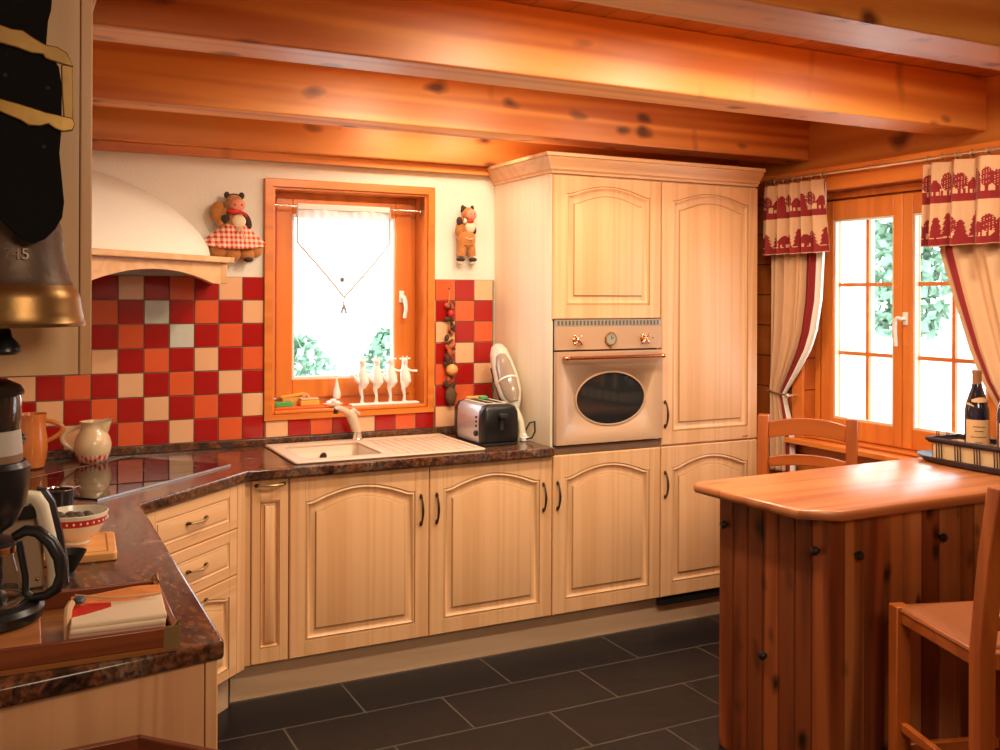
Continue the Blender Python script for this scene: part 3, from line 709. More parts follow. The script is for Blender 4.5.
# plinths
mb = MB(); mb.box(-1.42, 1.2, -.55, -.535, 0, ZB-.002); struct('baseboard_back', mb, M_plinth)
p0 = DB - nrm*.06; p1 = DA - nrm*.06; mb = MB()
mb.prism([(p0.x,p0.y),(p1.x,p1.y),(p1.x-.01,p1.y+.012),(p0.x-.01,p0.y+.012)], 0, ZB-.002); struct('baseboard_corner', mb, M_plinth)

# ---- worktop
CT = .911
poly = [(-.001,-.022),(-.001,-.624),(-1.362,-.624),(-1.812,-1.066),(-1.815,-2.458),(-2.439,-2.566),(-2.439,-.022)]
mb = MB(); mb.prism(poly, ZT, CT); wt = link('worktop', mb, M_granite)
h = MB(); h.box(-1.118, -.765, -.515, -.135, .8, 1.0); cut(wt, h)
b = wt.modifiers.new('bevel','BEVEL'); b.width = .008; b.segments = 3; b.limit_method = 'ANGLE'; b.angle_limit = math.radians(25)
tag(wt, 'polished brown granite worktop running round the corner', 'worktop')
mb = MB(); mb.box(-2.439, -.001, -.0215, -.0095, CT+.0005, .943); solo('splash_strip', mb, M_granite, 'low brown granite upstand along the foot of the tiles', 'upstand', bevel=.003)

# ---- hob
hp = [(-1.409,-.480),(-1.932,-.962),(-2.271,-.594),(-1.748,-.112)]
cxh = sum(p[0] for p in hp)/4; cyh = sum(p[1] for p in hp)/4; ha = math.atan2(hp[0][1]-hp[1][1], hp[0][0]-hp[1][0])
hob = thing('hob', 'black glass hob set diagonally across the corner of the worktop', 'hob', (cxh, cyh, CT+.0005), ha)
mb = MB(); mb.rbox(-.3555,.3555,-.25,.25,0,.006,.008, er=.0015); link('glass_top', mb, M_hob, hob, local=True)
mb = MB()
for s_ in (-1,1): mb.box(-.358,.358, s_*.2508-.0008, s_*.2508+.0008, 0, .0065)
link('trim_strip', mb, M_steel, hob, local=True)
for cx_, cy_, r_ in ((-.2,.11,.09),(.2,.11,.075),(-.2,-.11,.075),(.19,-.1,.1)):
    mb = MB(); mb.lathe([(r_,.0062),(r_+.0015,.0064),(r_+.003,.0062)], (cx_,cy_,0), 40, cap=(False,False)); link('cooking_ring', mb, flat('ring_print', (.06,.05,.05), .3), hob, local=True)

# ---- sink
sk = thing('sink', 'beige composite sink with drainer, under the window', 'sink', (-.74,-.3,CT+.0005))
R0 = [(-1.172,-.578),(-.30,-.578),(-.345,-.03),(-1.172,-.03)]
R0 = [(-1.172,-.572),(-.318,-.572),(-.318,-.045),(-1.172,-.045)]
mb = MB(); mb.rbox(-1.172,-.318,-.572,-.045,CT+.0005,CT+.010,.02, er=.004); rim = link('drainer', mb, M_sink)
h = MB(); h.rbox(-1.112,-.772,-.508,-.142,.85,1.0,.03,er=0.0001); cut(rim, h)
h = MB(); h.rbox(-.72,-.345,-.54,-.08,CT+.005,1.0,.03,er=0.0001); cut(rim, h)
b = rim.modifiers.new('bevel','BEVEL'); b.width = .003; b.segments = 2; b.limit_method = 'ANGLE'
rim.parent = sk; rim.matrix_parent_inverse = WM[sk.name].inverted(); WM[rim.name] = WM[sk.name].copy()
mb = MB()
for k in range(9): mb.rbox(-.70+k*.04,-.685+k*.04,-.52,-.10,CT+.0045,CT+.0075,.004,er=.001)
sub('drainer_ribs', sk, mb, M_sink)
mb = MB()
def bring(ins, z):
    x0,x1,y0,y1,rd = -1.113+ins,-.771-ins,-.509+ins,-.141-ins,.03
    out = []
    for cx_, cy_, a0 in ((x1-rd,y1-rd,0),(x0+rd,y1-rd,PI/2),(x0+rd,y0+rd,PI),(x1-rd,y0+rd,3*PI/2)):
        for k in range(6): a = a0+PI/2*k/5; out.append(Vector((cx_+rd*math.cos(a), cy_+rd*math.sin(a), z)))
    return out
mb.loft([bring(0,CT+.006), bring(.004,.82), bring(.015,.765), bring(.04,.755)], 0, True, (False,True))
bas = sub('basin', sk, mb, M_sink); bas.modifiers.new('s','SOLIDIFY').thickness = .003; bas.modifiers['s'].offset = 1
mb = MB(); mb.lathe([(.03,0),(.032,.003),(.022,.004),(.018,0)], (-.94,-.32,.756), 24); sub('drain', sk, mb, M_chrome)
mb = MB(); mb.lathe([(.014,0),(.016,.004),(.010,.005),(.006,.002)], (-.93,-.1465,.868), 16, M=Matrix.Rotation(PI/2,4,'X')); sub('overflow', sk, mb, M_bronze)
# ---- faucet
fc = thing('mixer_tap', 'beige mixer tap with pull-out spout behind the sink', 'tap', (-.752,-.085,CT+.0105))
mb = MB(); X_, Y_ = -.752, -.088
mb.lathe([(.028,.0107),(.028,.016),(.024,.020),(.023,.05)], (X_,Y_,CT), 24); sub('base', fc, mb, M_chrome)
mb = MB(); mb.tube([(X_,Y_,CT+.045),(X_-.012,Y_,CT+.085),(X_-.028,Y_-.002,CT+.122),(X_-.036,Y_-.004,CT+.136)], [.0205,.023,.025,.018], 18); sub('body', fc, mb, M_sink)
mb = MB(); mb.tube([(X_-.026,Y_-.004,CT+.118),(X_-.052,Y_-.016,CT+.142),(X_-.084,Y_-.03,CT+.160),(X_-.108,Y_-.042,CT+.166),(X_-.118,Y_-.047,CT+.160)], [.020,.0165,.0145,.013,.010], 16); sp = sub('spout', fc, mb, M_sink)
mb = MB(); mb.lathe([(.011,0),(.012,.01),(.010,.018)], (X_-.116,Y_-.047,CT+.143), 14); sub('spray_head', sp, mb, M_bronze)
mb = MB(); mb.tube([(X_-.034,Y_-.004,CT+.132),(X_-.012,Y_+.008,CT+.146),(X_+.016,Y_+.014,CT+.128)], [.016,.012,.007], 12); sub('lever', fc, mb, M_sink)

# ================================================================== HOOD
hd = thing('cooker_hood', 'white plaster corner hood over a cream mantel shelf', 'hood', (-2.1,-.4,1.636))
mb = MB(); sh = [(-1.365,-.010),(-1.365,-.335),(-1.385,-.335),(-1.985,-.935),(-1.985,-.955),(-2.439,-.955),(-2.439,-.010)]
mb.prism(sh, 1.722, 1.746)
sub('mantel_shelf', hd, mb, M_cream_h, bevel=.004)
# arched valance board along the diagonal
a0 = Vector((-1.428,-.30)); a1 = Vector((-2.005,-.877)); L_ = (a0-a1).length; dv_ = (a1-a0).normalized(); nn = Vector((dv_.y, -dv_.x))
if nn.dot(Vector((1,-1))) < 0: nn = -nn
mb = MB(); top = []; bot = []; N_ = 40
def vp(t, z, off): p = a0+dv_*(t*L_)+nn*off; return Vector((p.x,p.y,z))
rings = []
for k in range(N_+1):
    t = k/N_; s = abs(2*t-1); zb = 1.637 + (.050*(1-(s/.86)**2.0) if s < .86 else 0)
    rings.append([vp(t,1.721,0), vp(t,1.721,.022), vp(t,1.700,.022), vp(t,zb,.022), vp(t,zb,0)])
mb.loft(rings, 0, False); sub('valance', hd, mb, M_cream_h, sharp=30)
mb = MB(); mb.box(-1.427,-1.392,-.322,-.30,1.637,1.721); mb.box(-1.41,-1.392,-.30,-.010,1.64,1.721); sub('corbel', hd, mb, M_cream_h, bevel=.003); mb = MB(); mb.box(-2.03,-2.005,-.905,-.877,1.637,1.721); mb.box(-2.43,-2.03,-.905,-.887,1.64,1.721); sub('corbel', hd, mb, M_cream_h, bevel=.003)
mb = MB(); mb.prism([(-1.43,-.02),(-1.43,-.285),(-2.02,-.875),(-2.43,-.875),(-2.43,-.02)], 1.690, 1.700); sub('hood_underside', hd, mb, M_steel)
mb = MB(); NA = 40; rings = []
for q, z in ((1.03,0),(1.02,.05),(.985,.11),(.93,.17),(.86,.23),(.77,.285),(.67,.33),(.55,.37),(.42,.40),(.28,.418),(.1,.43)):
    ring = []
    for k in range(NA+1):
        th = -PI/2*k/NA; dfac = 1-.10*math.sin(-2*th)**2
        ring.append(Vector((-2.439+q*dfac*math.cos(th), -.001+q*dfac*math.sin(th), 1.746+z*.97)))
    rings.append(ring)
mb.loft(rings, 0, True, (False,False), False); sub('plaster_canopy', hd, mb, M_plaster)

# ---- wall cabinet on the left
u = thing('wall_cabinet', 'cream wall cabinet at the left edge, its side panel behind the cowbell', 'cabinet', (-2.25,-1.95,1.438))
mb = MB(); mb.box(-2.439,-2.079,-2.40,-1.45,1.438,2.22); sub('carcass', u, mb, wood('wall_cabinet_side', (.82,.50,.26), (.70,.38,.17), 'z', rough=.42, fine=80, coarse=4, contrast=.35, stretch=.03))
mb = MB(); mb.box(-2.0775,-2.056,-2.40,-1.93,1.436,2.22); sub('door', u, mb, M_cream_v, bevel=.003)
mb = MB(); mb.box(-2.0775,-2.056,-1.926,-1.45,1.436,2.22); sub('door', u, mb, M_cream_v, bevel=.003)
mb = MB(); mb.box(-2.439,-2.03,-2.425,-1.44,2.2205,2.27); sub('cornice', u, mb, M_cream_h, bevel=.008)

# ================================================================== COWBELL
BX, BY = -2.199, -2.552
bl = thing('cowbell', 'large aged bronze cowbell hanging on a wide black leather strap', 'bell', (BX,BY,1.535))
mb = MB()
prof = [(.128,0),(.137,.000),(.138,.006),(.1345,.012),(.1335,.020),(.131,.030),(.1285,.046),(.1275,.052),(.122,.062),(.1155,.070),(.110,.080),(.1055,.096),(.1015,.112),(.0985,.128),(.0965,.148),(.0955,.156),(.094,.168),(.088,.185),(.074,.200),(.05,.209),(.02,.212)]
prof = [(r*.89, z) for r, z in prof]
mb.lathe(prof, (BX,BY,1.535), 64, cap=(False,True), mfun=lambda k,i: 0 if k < 9 else 1)
bd = sub('bell_body', bl, mb, [M_bell, M_bell_u]); m_ = bd.modifiers.new('s','SOLIDIFY'); m_.thickness = .004; m_.offset = -1
mb = MB(); mb.cyl((BX-.05,-2.426,2.246),(BX-.05,-2.69,2.246),.008); mb.cyl((BX-.05,-2.69,2.246),(BX-.05,-2.69,2.270),.008); sub('hook', bl, mb, M_bronze)
mb = MB(); mb.tube([(BX-.005,BY-.03,1.60),(BX-.005,BY-.03,1.525)], [.007,.009], 10); mb.lathe([(.010,0),(.012,-.012),(.026,-.028),(.027,-.036),(.018,-.042)], (BX-.005,BY-.03,1.53), 20); sub('clapper', bl, mb, M_black)
# embossed year-like figures "745" on the crown
cu = bpy.data.curves.new('t','FONT'); cu.body = '745'; cu.size = .026; cu.extrude = .0022; cu.align_x = 'CENTER'
to = bpy.data.objects.new('t', cu); COL.objects.link(to); bpy.context.view_layer.update()
me = bpy.data.meshes.new_from_object(to.evaluated_get(bpy.context.evaluated_depsgraph_get())); bpy.data.objects.remove(to)
for v in me.vertices:
    th = v.co.x/.089; z = 1.535+.112+v.co.y
    r = .89*(.1015 + (.0965-.1015)*(v.co.y/.036)) + .0006 + v.co.z
    v.co = Vector((BX+.012+r*math.sin(th), BY-r*math.cos(th), z)) - Vector((BX,BY,1.535))
eo = bpy.data.objects.new('embossed_figures', me); me.materials.append(flat('worn_figures', (.24,.16,.11), .45, metal=.7)); COL.objects.link(eo); eo.parent = bd; WM[eo.name] = WM[bl.name]
def sp_(px, v): return (-2.212 + px*.00148, 1.58 + (300-v)*.001603)
def flatpoly(pts, y0, y1, mats, name, parent, bevel=.002):
    mb = MB(); mb.prism([sp_(*p) for p in pts], y0, y1, 'y'); return sub(name, parent, mb, mats, bevel=bevel)
SY = BY-.108
strap = [(-46,-122),(46,-122),(48,-60),(52,-20),(50,5),(46,20),(44,38),(50,50),(58,62),(61,80),(61,125),(59,150),(62,180),(64,200),(62,216),(55,228),(45,238),(34,243),(22,239),(8,226),(-4,214),(-24,206),(-44,190),(-42,150),(-44,100),(-40,50),(-30,25)]
st_ = flatpoly(strap[::-1], SY-.010, SY, M_leather, 'strap', bl)
flatpoly([(-44,-122),(46,-122),(48,-60),(52,-20),(50,5),(48,100),(52,180),(0,200),(-40,170)][::-1], BY+.10, BY+.108, M_leather, 'strap', bl)
up = [(-40,14),(-10,22),(0,27),(12,30),(22,30),(32,36),(44,42),(56,43),(66,48),(73,62),(60,60),(44,56),(42,52),(30,52),(16,48),(4,46),(-14,42),(-40,38)]
flatpoly(up[::-1], SY-.018, SY-.010, M_brass_sat, 'strap_fitting', bl)
lo = [(-42,92),(0,100),(20,104),(45,110),(72,114),(75,120),(72,127),(62,129),(54,126),(48,122),(40,125),(28,125),(20,120),(8,116),(0,113),(-20,112),(-42,106)]
flatpoly(lo[::-1], SY-.018, SY-.010, M_brass, 'strap_fitting', bl)
flatpoly([(60,60),(72,60),(73,116),(63,116),(61,90)][::-1], SY-.014, SY-.004, M_brass_sat, 'buckle_bar', bl)
for p in ((5,76),(47,85),(43,145)):
    mb = MB(); a = sp_(*p); mb.ell((a[0],SY-.010,a[1]),(.004,.003,.004),0,10,6); sub('rivet', bl, mb, M_blackm)

# ================================================================== DOLLS
def cloth_uv(o, fu):
    me = o.data; uv = me.uv_layers.new(name='UVMap')
    for l in me.loops: uv.data[l.index].uv = fu(me.vertices[l.vertex_index].co)
ging = gingham('red_gingham', 1, 1)
X_, Z_ = -1.305, 1.885
dl1 = thing('cow_doll', 'plush cow doll in a red gingham skirt on the wall left of the window', 'doll', (X_,-.04,1.745), 0)
mb = MB()
mb.ell((X_,-.045,1.915),(.045,.035,.06)); mb.ell((X_-.055,-.05,1.93),(.022,.02,.045),0,12,8,Matrix.Rotation(.5,4,'Y')); mb.ell((X_+.05,-.05,1.92),(.02,.02,.04),1,12,8,Matrix.Rotation(-.4,4,'Y'))
mb.ell((X_-.075,-.045,1.96),(.03,.02,.045),0,12,8,Matrix.Rotation(.25,4,'Y'))
mb.ell((X_-.045,-.06,1.925),(.024,.02,.02),1,10,6)
sub('body', dl1, mb, [M_plush, M_plushd])
mb = MB(); mb.ell((X_+.012,-.075,1.915),(.03,.016,.03)); sub('bib', dl1, mb, M_plushc)
mb = MB(); mb.ell((X_-.005,-.055,1.995),(.040,.034,.038),0); mb.ell((X_+.004,-.082,1.985),(.033,.022,.026),1)
for s_ in (-1,1): mb.ell((X_-.004+s_*.032,-.05,2.030),(.013,.009,.016),2,10,6)
mb.ell((X_-.002,-.04,2.022),(.030,.02,.018),2); mb.ell((X_-.012+.0,-.102,1.985),(.004,.003,.004),2,8,5); mb.ell((X_+.018,-.102,1.985),(.004,.003,.004),2,8,5)
hh = sub('head', dl1, mb, [M_plush, M_pink, M_plushd])
mb = MB(); mb.ell((X_-.008,-.085,1.957),(.03,.012,.012)); mb.tube([(X_+.01,-.09,1.957),(X_+.03,-.09,1.95),(X_+.045,-.085,1.935)],[.007,.006,.003]); sub('scarf', dl1, mb, M_red)
mb = MB()
def skirt(u_, v_):
    a = -PI*.03 + u_*PI*1.06; r = .042+.092*v_; f = 1+.06*math.sin(u_*PI*13)*v_
    x = X_+.0 - math.cos(a)*r*1.02*f - .004*v_; y = -.045 - math.sin(a)*(.028+.034*v_)*f; z = 1.905 - .085*v_ - .028*math.sin(a)*v_ + .012*v_*(-math.cos(a))*-1*0
    return Vector((x,y,z))
mb.grid(skirt, 90, 16)
sko = sub('skirt', dl1, mb, ging, solid=.002)
def sk_uv(co):
    p = co + Vector((X_,-.04,1.745)); dx = p.x-X_; return (math.atan2(dx, .16)*8.5+5, (1.95-p.z)*44)
cloth_uv(sko, sk_uv)
for s_, lab in ((-1,''),(1,'')):
    mb = MB()
    if s_ < 0:
        mb.ell((X_-.062,-.05,1.797),(.052,.036,.046),0,16,10,Matrix.Rotation(-.4,4,'Y')); mb.ell((X_-.012,-.062,1.775),(.036,.030,.040))
    else:
        mb.ell((X_+.083,-.045,1.797),(.044,.032,.040),0,16,10,Matrix.Rotation(.5,4,'Y')); mb.ell((X_+.052,-.055,1.775),(.034,.028,.036))
        mb.ell((X_+.055,-.068,1.748),(.022,.02,.012),1)
    sub('leg', dl1, mb, [M_plush, M_plushd])
mb = MB(); mb.tube([(X_+.012,-.095,1.89),(X_+.022,-.112,1.862),(X_+.03,-.12,1.825)],[.004,.004,.003],8); mb.tube([(X_+.012,-.095,1.89),(X_+.002,-.112,1.862)],[.004,.003],8); sub('ribbon', dl1, mb, M_creamcloth)

X_ = -.178
dl2 = thing('cow_doll', 'small plush cow doll in tan trousers on the wall right of the window', 'doll', (X_,-.04,1.745), 0)
mb = MB(); mb.ell((X_,-.04,1.925),(.042,.032,.05)); mb.ell((X_-.035,-.045,1.925),(.022,.02,.045),0,12,8,Matrix.Rotation(.2,4,'Y')); mb.ell((X_-.042,-.055,1.958),(.016,.014,.022),1,10,6)
mb.ell((X_+.038,-.055,1.915),(.012,.012,.022),1,10,6); sub('body', dl2, mb, [M_plush, M_plushd])
mb = MB(); mb.ell((X_+.012,-.066,1.93),(.028,.014,.03)); mb.ell((X_-.02,-.07,1.958),(.012,.01,.014)); sub('bib', dl2, mb, M_plushc)
mb = MB(); mb.ell((X_+.006,-.05,1.995),(.034,.03,.034),0); mb.ell((X_+.014,-.073,1.990),(.028,.018,.028),1)
for s_ in (-1,1): mb.ell((X_+.006+s_*.026,-.045,2.026),(.010,.008,.014),2,10,6)
mb.ell((X_-.012,-.045,2.012),(.018,.018,.022),2); mb.ell((X_+.005,-.09,1.993),(.003,.003,.003),2,8,5); mb.ell((X_+.024,-.09,1.993),(.003,.003,.003),2,8,5)
sub('head', dl2, mb, [M_plush, M_pink, M_plushd])
mb = MB(); mb.ell((X_+.008,-.075,1.958),(.02,.01,.010)); mb.ell((X_-.03,-.072,1.963),(.006,.006,.006)); sub('scarf', dl2, mb, M_red)
mb = MB(); mb.lathe([(.040,1.905),(.047,1.895),(.050,1.865),(.046,1.84),(.030,1.828)], (X_,-.042,0), 24, sy=.75); tro = sub('trousers', dl2, mb, M_plush)
for s_ in (-1,1):
    mb = MB(); mb.tube([(X_+s_*.020,-.042,1.85),(X_+s_*.026,-.045,1.81),(X_+s_*.031,-.046,1.785)], [.026,.024,.020], 14, mi=0)
    mb.ell((X_+s_*.033,-.052,1.770),(.021,.022,.011),1); mb.ell((X_+s_*.034,-.048,1.755),(.015,.014,.012),2)
    sub('leg', dl2, mb, [M_plush, M_plushd, M_plushc])
mb = MB(); mb.tube([(X_-.02,-.075,1.875),(X_-.0,-.083,1.868),(X_+.02,-.078,1.872)], .004, 8); sub('belt', dl2, mb, M_creamcloth)

# ---- garland of dried things beside the window
GX = -.256
g = thing('garland', 'hanging garland of dried fruit and seeds on the tiles behind the toaster', 'garland', (GX,-.03,1.05))
mb = MB(); mb.tube([(GX,-.014,1.625),(GX-.003,-.02,1.35),(GX,-.02,1.06)], .0025, 6); sub('string', g, mb, M_board)
mb = MB(); mb.cyl((GX,-.009,1.625),(GX,-.024,1.627),.003,seg=8); sub('nail', g, mb, M_bronze)
rnd = random.Random(3)
mb = MB(); mb.ell((GX,-.035,1.505),(.016,.016,.018)); sub('berry', g, mb, M_red)
mb = MB(); mb.ell((GX+.004,-.045,1.228),(.030,.026,.028)); 
sub('dried_orange', g, mb, M_board)
M_pod = flat('dried_pods', (.075,.028,.012), .7, var=.4, vscale=40)
for k in range(52):
    mb = MB(); z = 1.48-.23*rnd.random() if k < 30 else 1.30-.02-.20*rnd.random()
    if k % 12 == 0: z = 1.54
    w = .010+.011*rnd.random()
    mb.ell((GX+rnd.uniform(-.020,.020),-.022-rnd.random()*.016,z),(w*1.2,w*.6,w*.7),0,8,6,Matrix.Rotation(rnd.random()*3,4,'Y'))
    sub('seed_pod', g, mb, M_pod if rnd.random() < .7 else M_corn)
mb = MB(); mb.ell((GX+.003,-.035,1.10),(.030,.020,.045)); sub('pine_cone', g, mb, flat('cone', (.12,.06,.025), .8, bump=1, bscale=60))

# ================================================================== WINDOW SILL THINGS
SZ = WZ0+.0145
cd = thing('figurine', 'white porcelain figure of four cows dancing in a row on the window sill', 'figurine', (-.53,.035,SZ))
mb = MB(); mb.rbox(-.745,-.40,.012,.062,SZ,SZ+.010,.004); sub('base', cd, mb, M_white)
cowx = [-.684,-.612,-.540,-.468]
for k, cx_ in enumerate(cowx):
    mb = MB(); y_ = .036; z0 = SZ+.009
    front = (k == 3)
    n0 = len(mb.bm.verts)
    # standing leg, hip, belly, chest, head
    sx = 1 if front else 1
    mb.tube([(cx_-.004,y_,z0),(cx_-.001,y_,z0+.028),(cx_-.008,y_,z0+.062),(cx_,y_,z0+.085)],[.008,.0055,.010,.016],10)
    mb.ell((cx_,y_,z0+.002),(.011,.010,.005),0,10,6)
    mb.tube([(cx_,y_,z0+.070),(cx_+.004,y_-.002,z0+.095),(cx_+.002,y_,z0+.125),(cx_-.002,y_,z0+.155),(cx_,y_,z0+.18)],[.012,.024,.022,.014,.011],14)
    mb.tube([(cx_,y_,z0+.165),(cx_-.002,y_-.004,z0+.188),(cx_-.018 if not front else cx_-.004,y_-.012,z0+.198)],[.011,.014,.009],10)
    for s_ in (-1,1): mb.ell((cx_+s_*.018,y_,z0+.198),(.009,.004,.005),0,8,5); mb.tube([(cx_+s_*.007,y_,z0+.200),(cx_+s_*.011,y_,z0+.212)],[.003,.0015],6)
    # raised leg kicking left
    if front: mb.tube([(cx_,y_,z0+.09),(cx_-.018,y_-.01,z0+.09),(cx_-.014,y_-.014,z0+.055)],[.013,.009,.005],8)
    else: mb.tube([(cx_,y_,z0+.088),(cx_-.028,y_-.006,z0+.108),(cx_-.052,y_-.008,z0+.135)],[.013,.009,.005],8)
    # arms
    if k < 3: mb.tube([(cx_+.004,y_,z0+.152),(cx_+.034,y_-.006,z0+.142),(cx_+.062,y_,z0+.150)],[.007,.0055,.006],8)
    else: mb.tube([(cx_+.004,y_,z0+.155),(cx_+.026,y_-.004,z0+.142),(cx_+.055,y_-.004,z0+.140)],[.007,.0055,.006],8)
    if k == 0: mb.tube([(cx_,y_,z0+.15),(cx_-.03,y_-.006,z0+.13),(cx_-.06,y_,z0+.15)],[.006,.0035,.003],8)
    for v_ in mb.bm.verts: v_.co.x = cx_+(v_.co.x-cx_)*1.12; v_.co.z = z0+(v_.co.z-z0)*1.06; v_.co.y = y_+(v_.co.y-y_)*1.25
    sub('cow', cd, mb, M_white)
mb = MB(); X_ = -.805
mb.tube([(X_+.003,.06,1.285),(X_,.057,1.22),(X_,.055,1.19)],.0016,6); 
pl = None
t = thing('pull_cord', 'white teardrop pull on a cord hanging left of the porcelain cows', 'cord', (X_,.055,1.098))
sub('cord', t, mb, M_whitepl)
mb = MB(); mb.lathe([(.003,.10),(.005,.085),(.010,.062),(.017,.035),(.019,.018),(.015,.005),(.006,0)], (X_,.055,1.098), 20); sub('drop', t, mb, M_white)
mb = MB(); mb.rbox(-1.11,-.845,.015,.085,SZ,SZ+.010,.008); mb.rbox(-1.10,-.855,.022,.078,SZ+.0095,SZ+.0105,.006); tr = solo('sponge_tray', mb, M_orangep, 'flat orange plastic tray at the left end of the sill', 'tray')
mb = MB(); mb.rbox(-1.112,-1.02,.022,.07,SZ+.0112,SZ+.033,.012); solo('sponge', mb, M_green, 'green sponge on the orange tray', 'sponge')
mb = MB(); mb.rbox(-.985,-.895,.030,.082,SZ+.0112,SZ+.036,.006,mi=0); mb.rbox(-.983,-.897,.032,.080,SZ+.0362,SZ+.046,.006,mi=1); mb.tube([(-.97,.05,SZ+.05),(-.955,.05,SZ+.066),(-.94,.05,SZ+.05)],.006,8,mi=1)
solo('sponge', mb, [M_yellow, M_creamcloth], 'orange and cream scouring sponge on the tray, nearer the tap', 'sponge')
mb = MB(); mb.rbox(-.06,.06,-.018,.018,0,.014,.008,M=Matrix.Translation((-1.005,.108,SZ+.048)) @ Matrix.Rotation(-.12,4,'Y')); mb.rbox(-.05,.05,-.016,.016,-.046,0,.004,M=Matrix.Translation((-1.005,.108,SZ+.047)))
solo('sponge', mb, M_yellow, 'folded yellow cloth standing behind the green sponge', 'cloth')
mb = MB()
mb.lathe([(.010,0),(.030,.006),(.046,.014),(.048,.018),(.040,.016),(.01,.008)], (-.83,.030,SZ), 24, sy=.6)
for k, (dx, dz) in enumerate(((-.02,.024),(.0,.032),(.018,.022))): mb.ell((-.83+dx,.030,SZ+dz),(.016,.014,.008),0,10,6)
solo('soap_dish', mb, M_white, 'small white shell-shaped dish behind the tap', 'dish')

# pennant net curtain and rod
RZ_ = 2.0
mb = MB(); mb.cyl((-1.112,.045,2.006),(-.384,.045,2.006),.005); 
for xx in (-1.113,-.385): mb.ell((xx,.045,2.006),(.006,.009,.009))
solo('curtain_rod', mb, M_alu, 'thin silver rod across the top of the sink window', 'rod')
cx0, cx1 = -1.003, -.547; cm = (cx0+cx1)/2
mb = MB()
def netf(u_, v_):
    x = cx0+(cx1-cx0)*u_; zt = 2.000
    side = 1.838; tip = 1.580
    zb = side + (tip-side)*(1-abs(2*u_-1))
    z = zt+(zb-zt)*v_
    return Vector((x, .045+.004*math.sin(u_*60)+.006*math.sin(u_*13+1), z))
mb.grid(netf, 96, 40)
nc = thing('net_curtain', 'white pointed net curtain with a tassel in the sink window', 'curtain', (cm,.045,1.4))
sub('net', nc, mb, M_sheer)
mb = MB(); e = [netf(k/40,1) for k in range(41)]; mb.tube([netf(0,.02)]+[netf(0,.5)]+e+[netf(1,.5),netf(1,.02)], .0045, 6); bmesh.ops.translate(mb.bm, verts=mb.bm.verts[:], vec=(0,-.012,0)); sub('hem', nc, mb, flat('hem', (.55,.47,.44), .8))
mb = MB(); mb.box(cx0,cx1,.036,.054,1.990,2.018)
sub('header', nc, mb, M_whitecloth, bevel=.004)
mb = MB(); mb.cyl((cm,.045,1.580),(cm,.045,1.560),.0015,seg=6); mb.ell((cm,.045,1.558),(.006,.006,.008),0,10,6)
for k in range(14):
    a = 2*PI*k/14; mb.tube([(cm,.045,1.556),(cm+.011*math.cos(a),.045+.008*math.sin(a),1.525),(cm+.016*math.cos(a),.045+.010*math.sin(a),1.505)],.0022,5)
sub('tassel', nc, mb, flat('tassel', (.36,.32,.31), .8))
mb = MB(); mb.ell((cm-.012,.034,1.665),(.010,.003,.011),0,10,6); sub('motif', nc, mb, flat('motif', (.14,.13,.13), .8))

# ================================================================== TOASTER, VACUUM
t = thing('toaster', 'steel and black two-slot toaster at the end of the worktop', 'toaster', (-.202,-.32,CT+.0005), 0)
tz = CT+.0005
def tring(y, k=1.0):
    pts = []
    for x, z in ((-.088,.012),(-.092,.03),(-.093,.10),(-.090,.155),(-.078,.178),(-.05,.186),(.05,.186),(.078,.178),(.090,.155),(.093,.10),(.092,.03),(.088,.012)):
        pts.append(Vector((-.202+x*k, y, tz+(z-.1)*k+.1)))
    return pts
mb = MB(); mb.loft([tring(-.44,.985), tring(-.436), tring(-.205), tring(-.20,.985)], 0, False); sub('steel_body', t, mb, M_steel, sharp=25)
mb = MB(); mb.loft([tring(-.485,.86), tring(-.478,.95), tring(-.462,1.0), tring(-.441,1.015)], 0, False); sub('end_cap', t, mb, M_black, sharp=50)
mb = MB(); mb.loft([tring(-.199,1.01), tring(-.18,1.0), tring(-.168,.9)], 0, False); sub('end_cap', t, mb, M_black, sharp=50)
mb = MB(); mb.rbox(-.262,-.142,-.435,-.20,tz+.186,tz+.1885,.02); sp_o = sub('top_plate', t, mb, M_creampl)
mb = MB(); mb.rbox(-.243,-.211,-.42,-.215,tz+.187,tz+.1895,.008); mb.rbox(-.193,-.161,-.42,-.215,tz+.187,tz+.1895,.008); sub('slots', t, mb, M_blackm)
mb = MB(); mb.rbox(-.212,-.192,-.494,-.483,tz+.07,tz+.15,.005); mb.rbox(-.222,-.182,-.515,-.486,tz+.128,tz+.146,.006); sub('lever', t, mb, M_blackm)
mb = MB(); mb.rbox(-.29,-.114,-.478,-.17,tz,tz+.013,.01); sub('foot', t, mb, M_blackm)
for zz, r_ in ((.128,.0055),(.108,.0055),(.088,.0055)):
    mb = MB(); mb.lathe([(r_,0),(r_*1.1,.004),(r_*.6,.006)], (-.2945,-.415,tz+zz), 16, M=Matrix.Rotation(-PI/2,4,'Y')); sub('button', t, mb, M_black)
mb = MB(); mb.lathe([(.013,0),(.0135,.010),(.010,.013)], (-.2945,-.418,tz+.055), 20, M=Matrix.Rotation(-PI/2,4,'Y')); sub('dial', t, mb, M_black)
mb = MB(); mb.rbox(-.20,-.165,-.27,-.235,tz+.1895,tz+.204,.003); solo('clothes_peg', mb, M_green, 'small green peg lying on the toaster', 'peg')
mb = MB(); mb.rbox(-.245,-.145,-.228,-.185,tz+.1895,tz+.200,.004); solo('wooden_tongs', mb, M_board, 'flat wooden toast tongs across the back of the toaster', 'tongs')

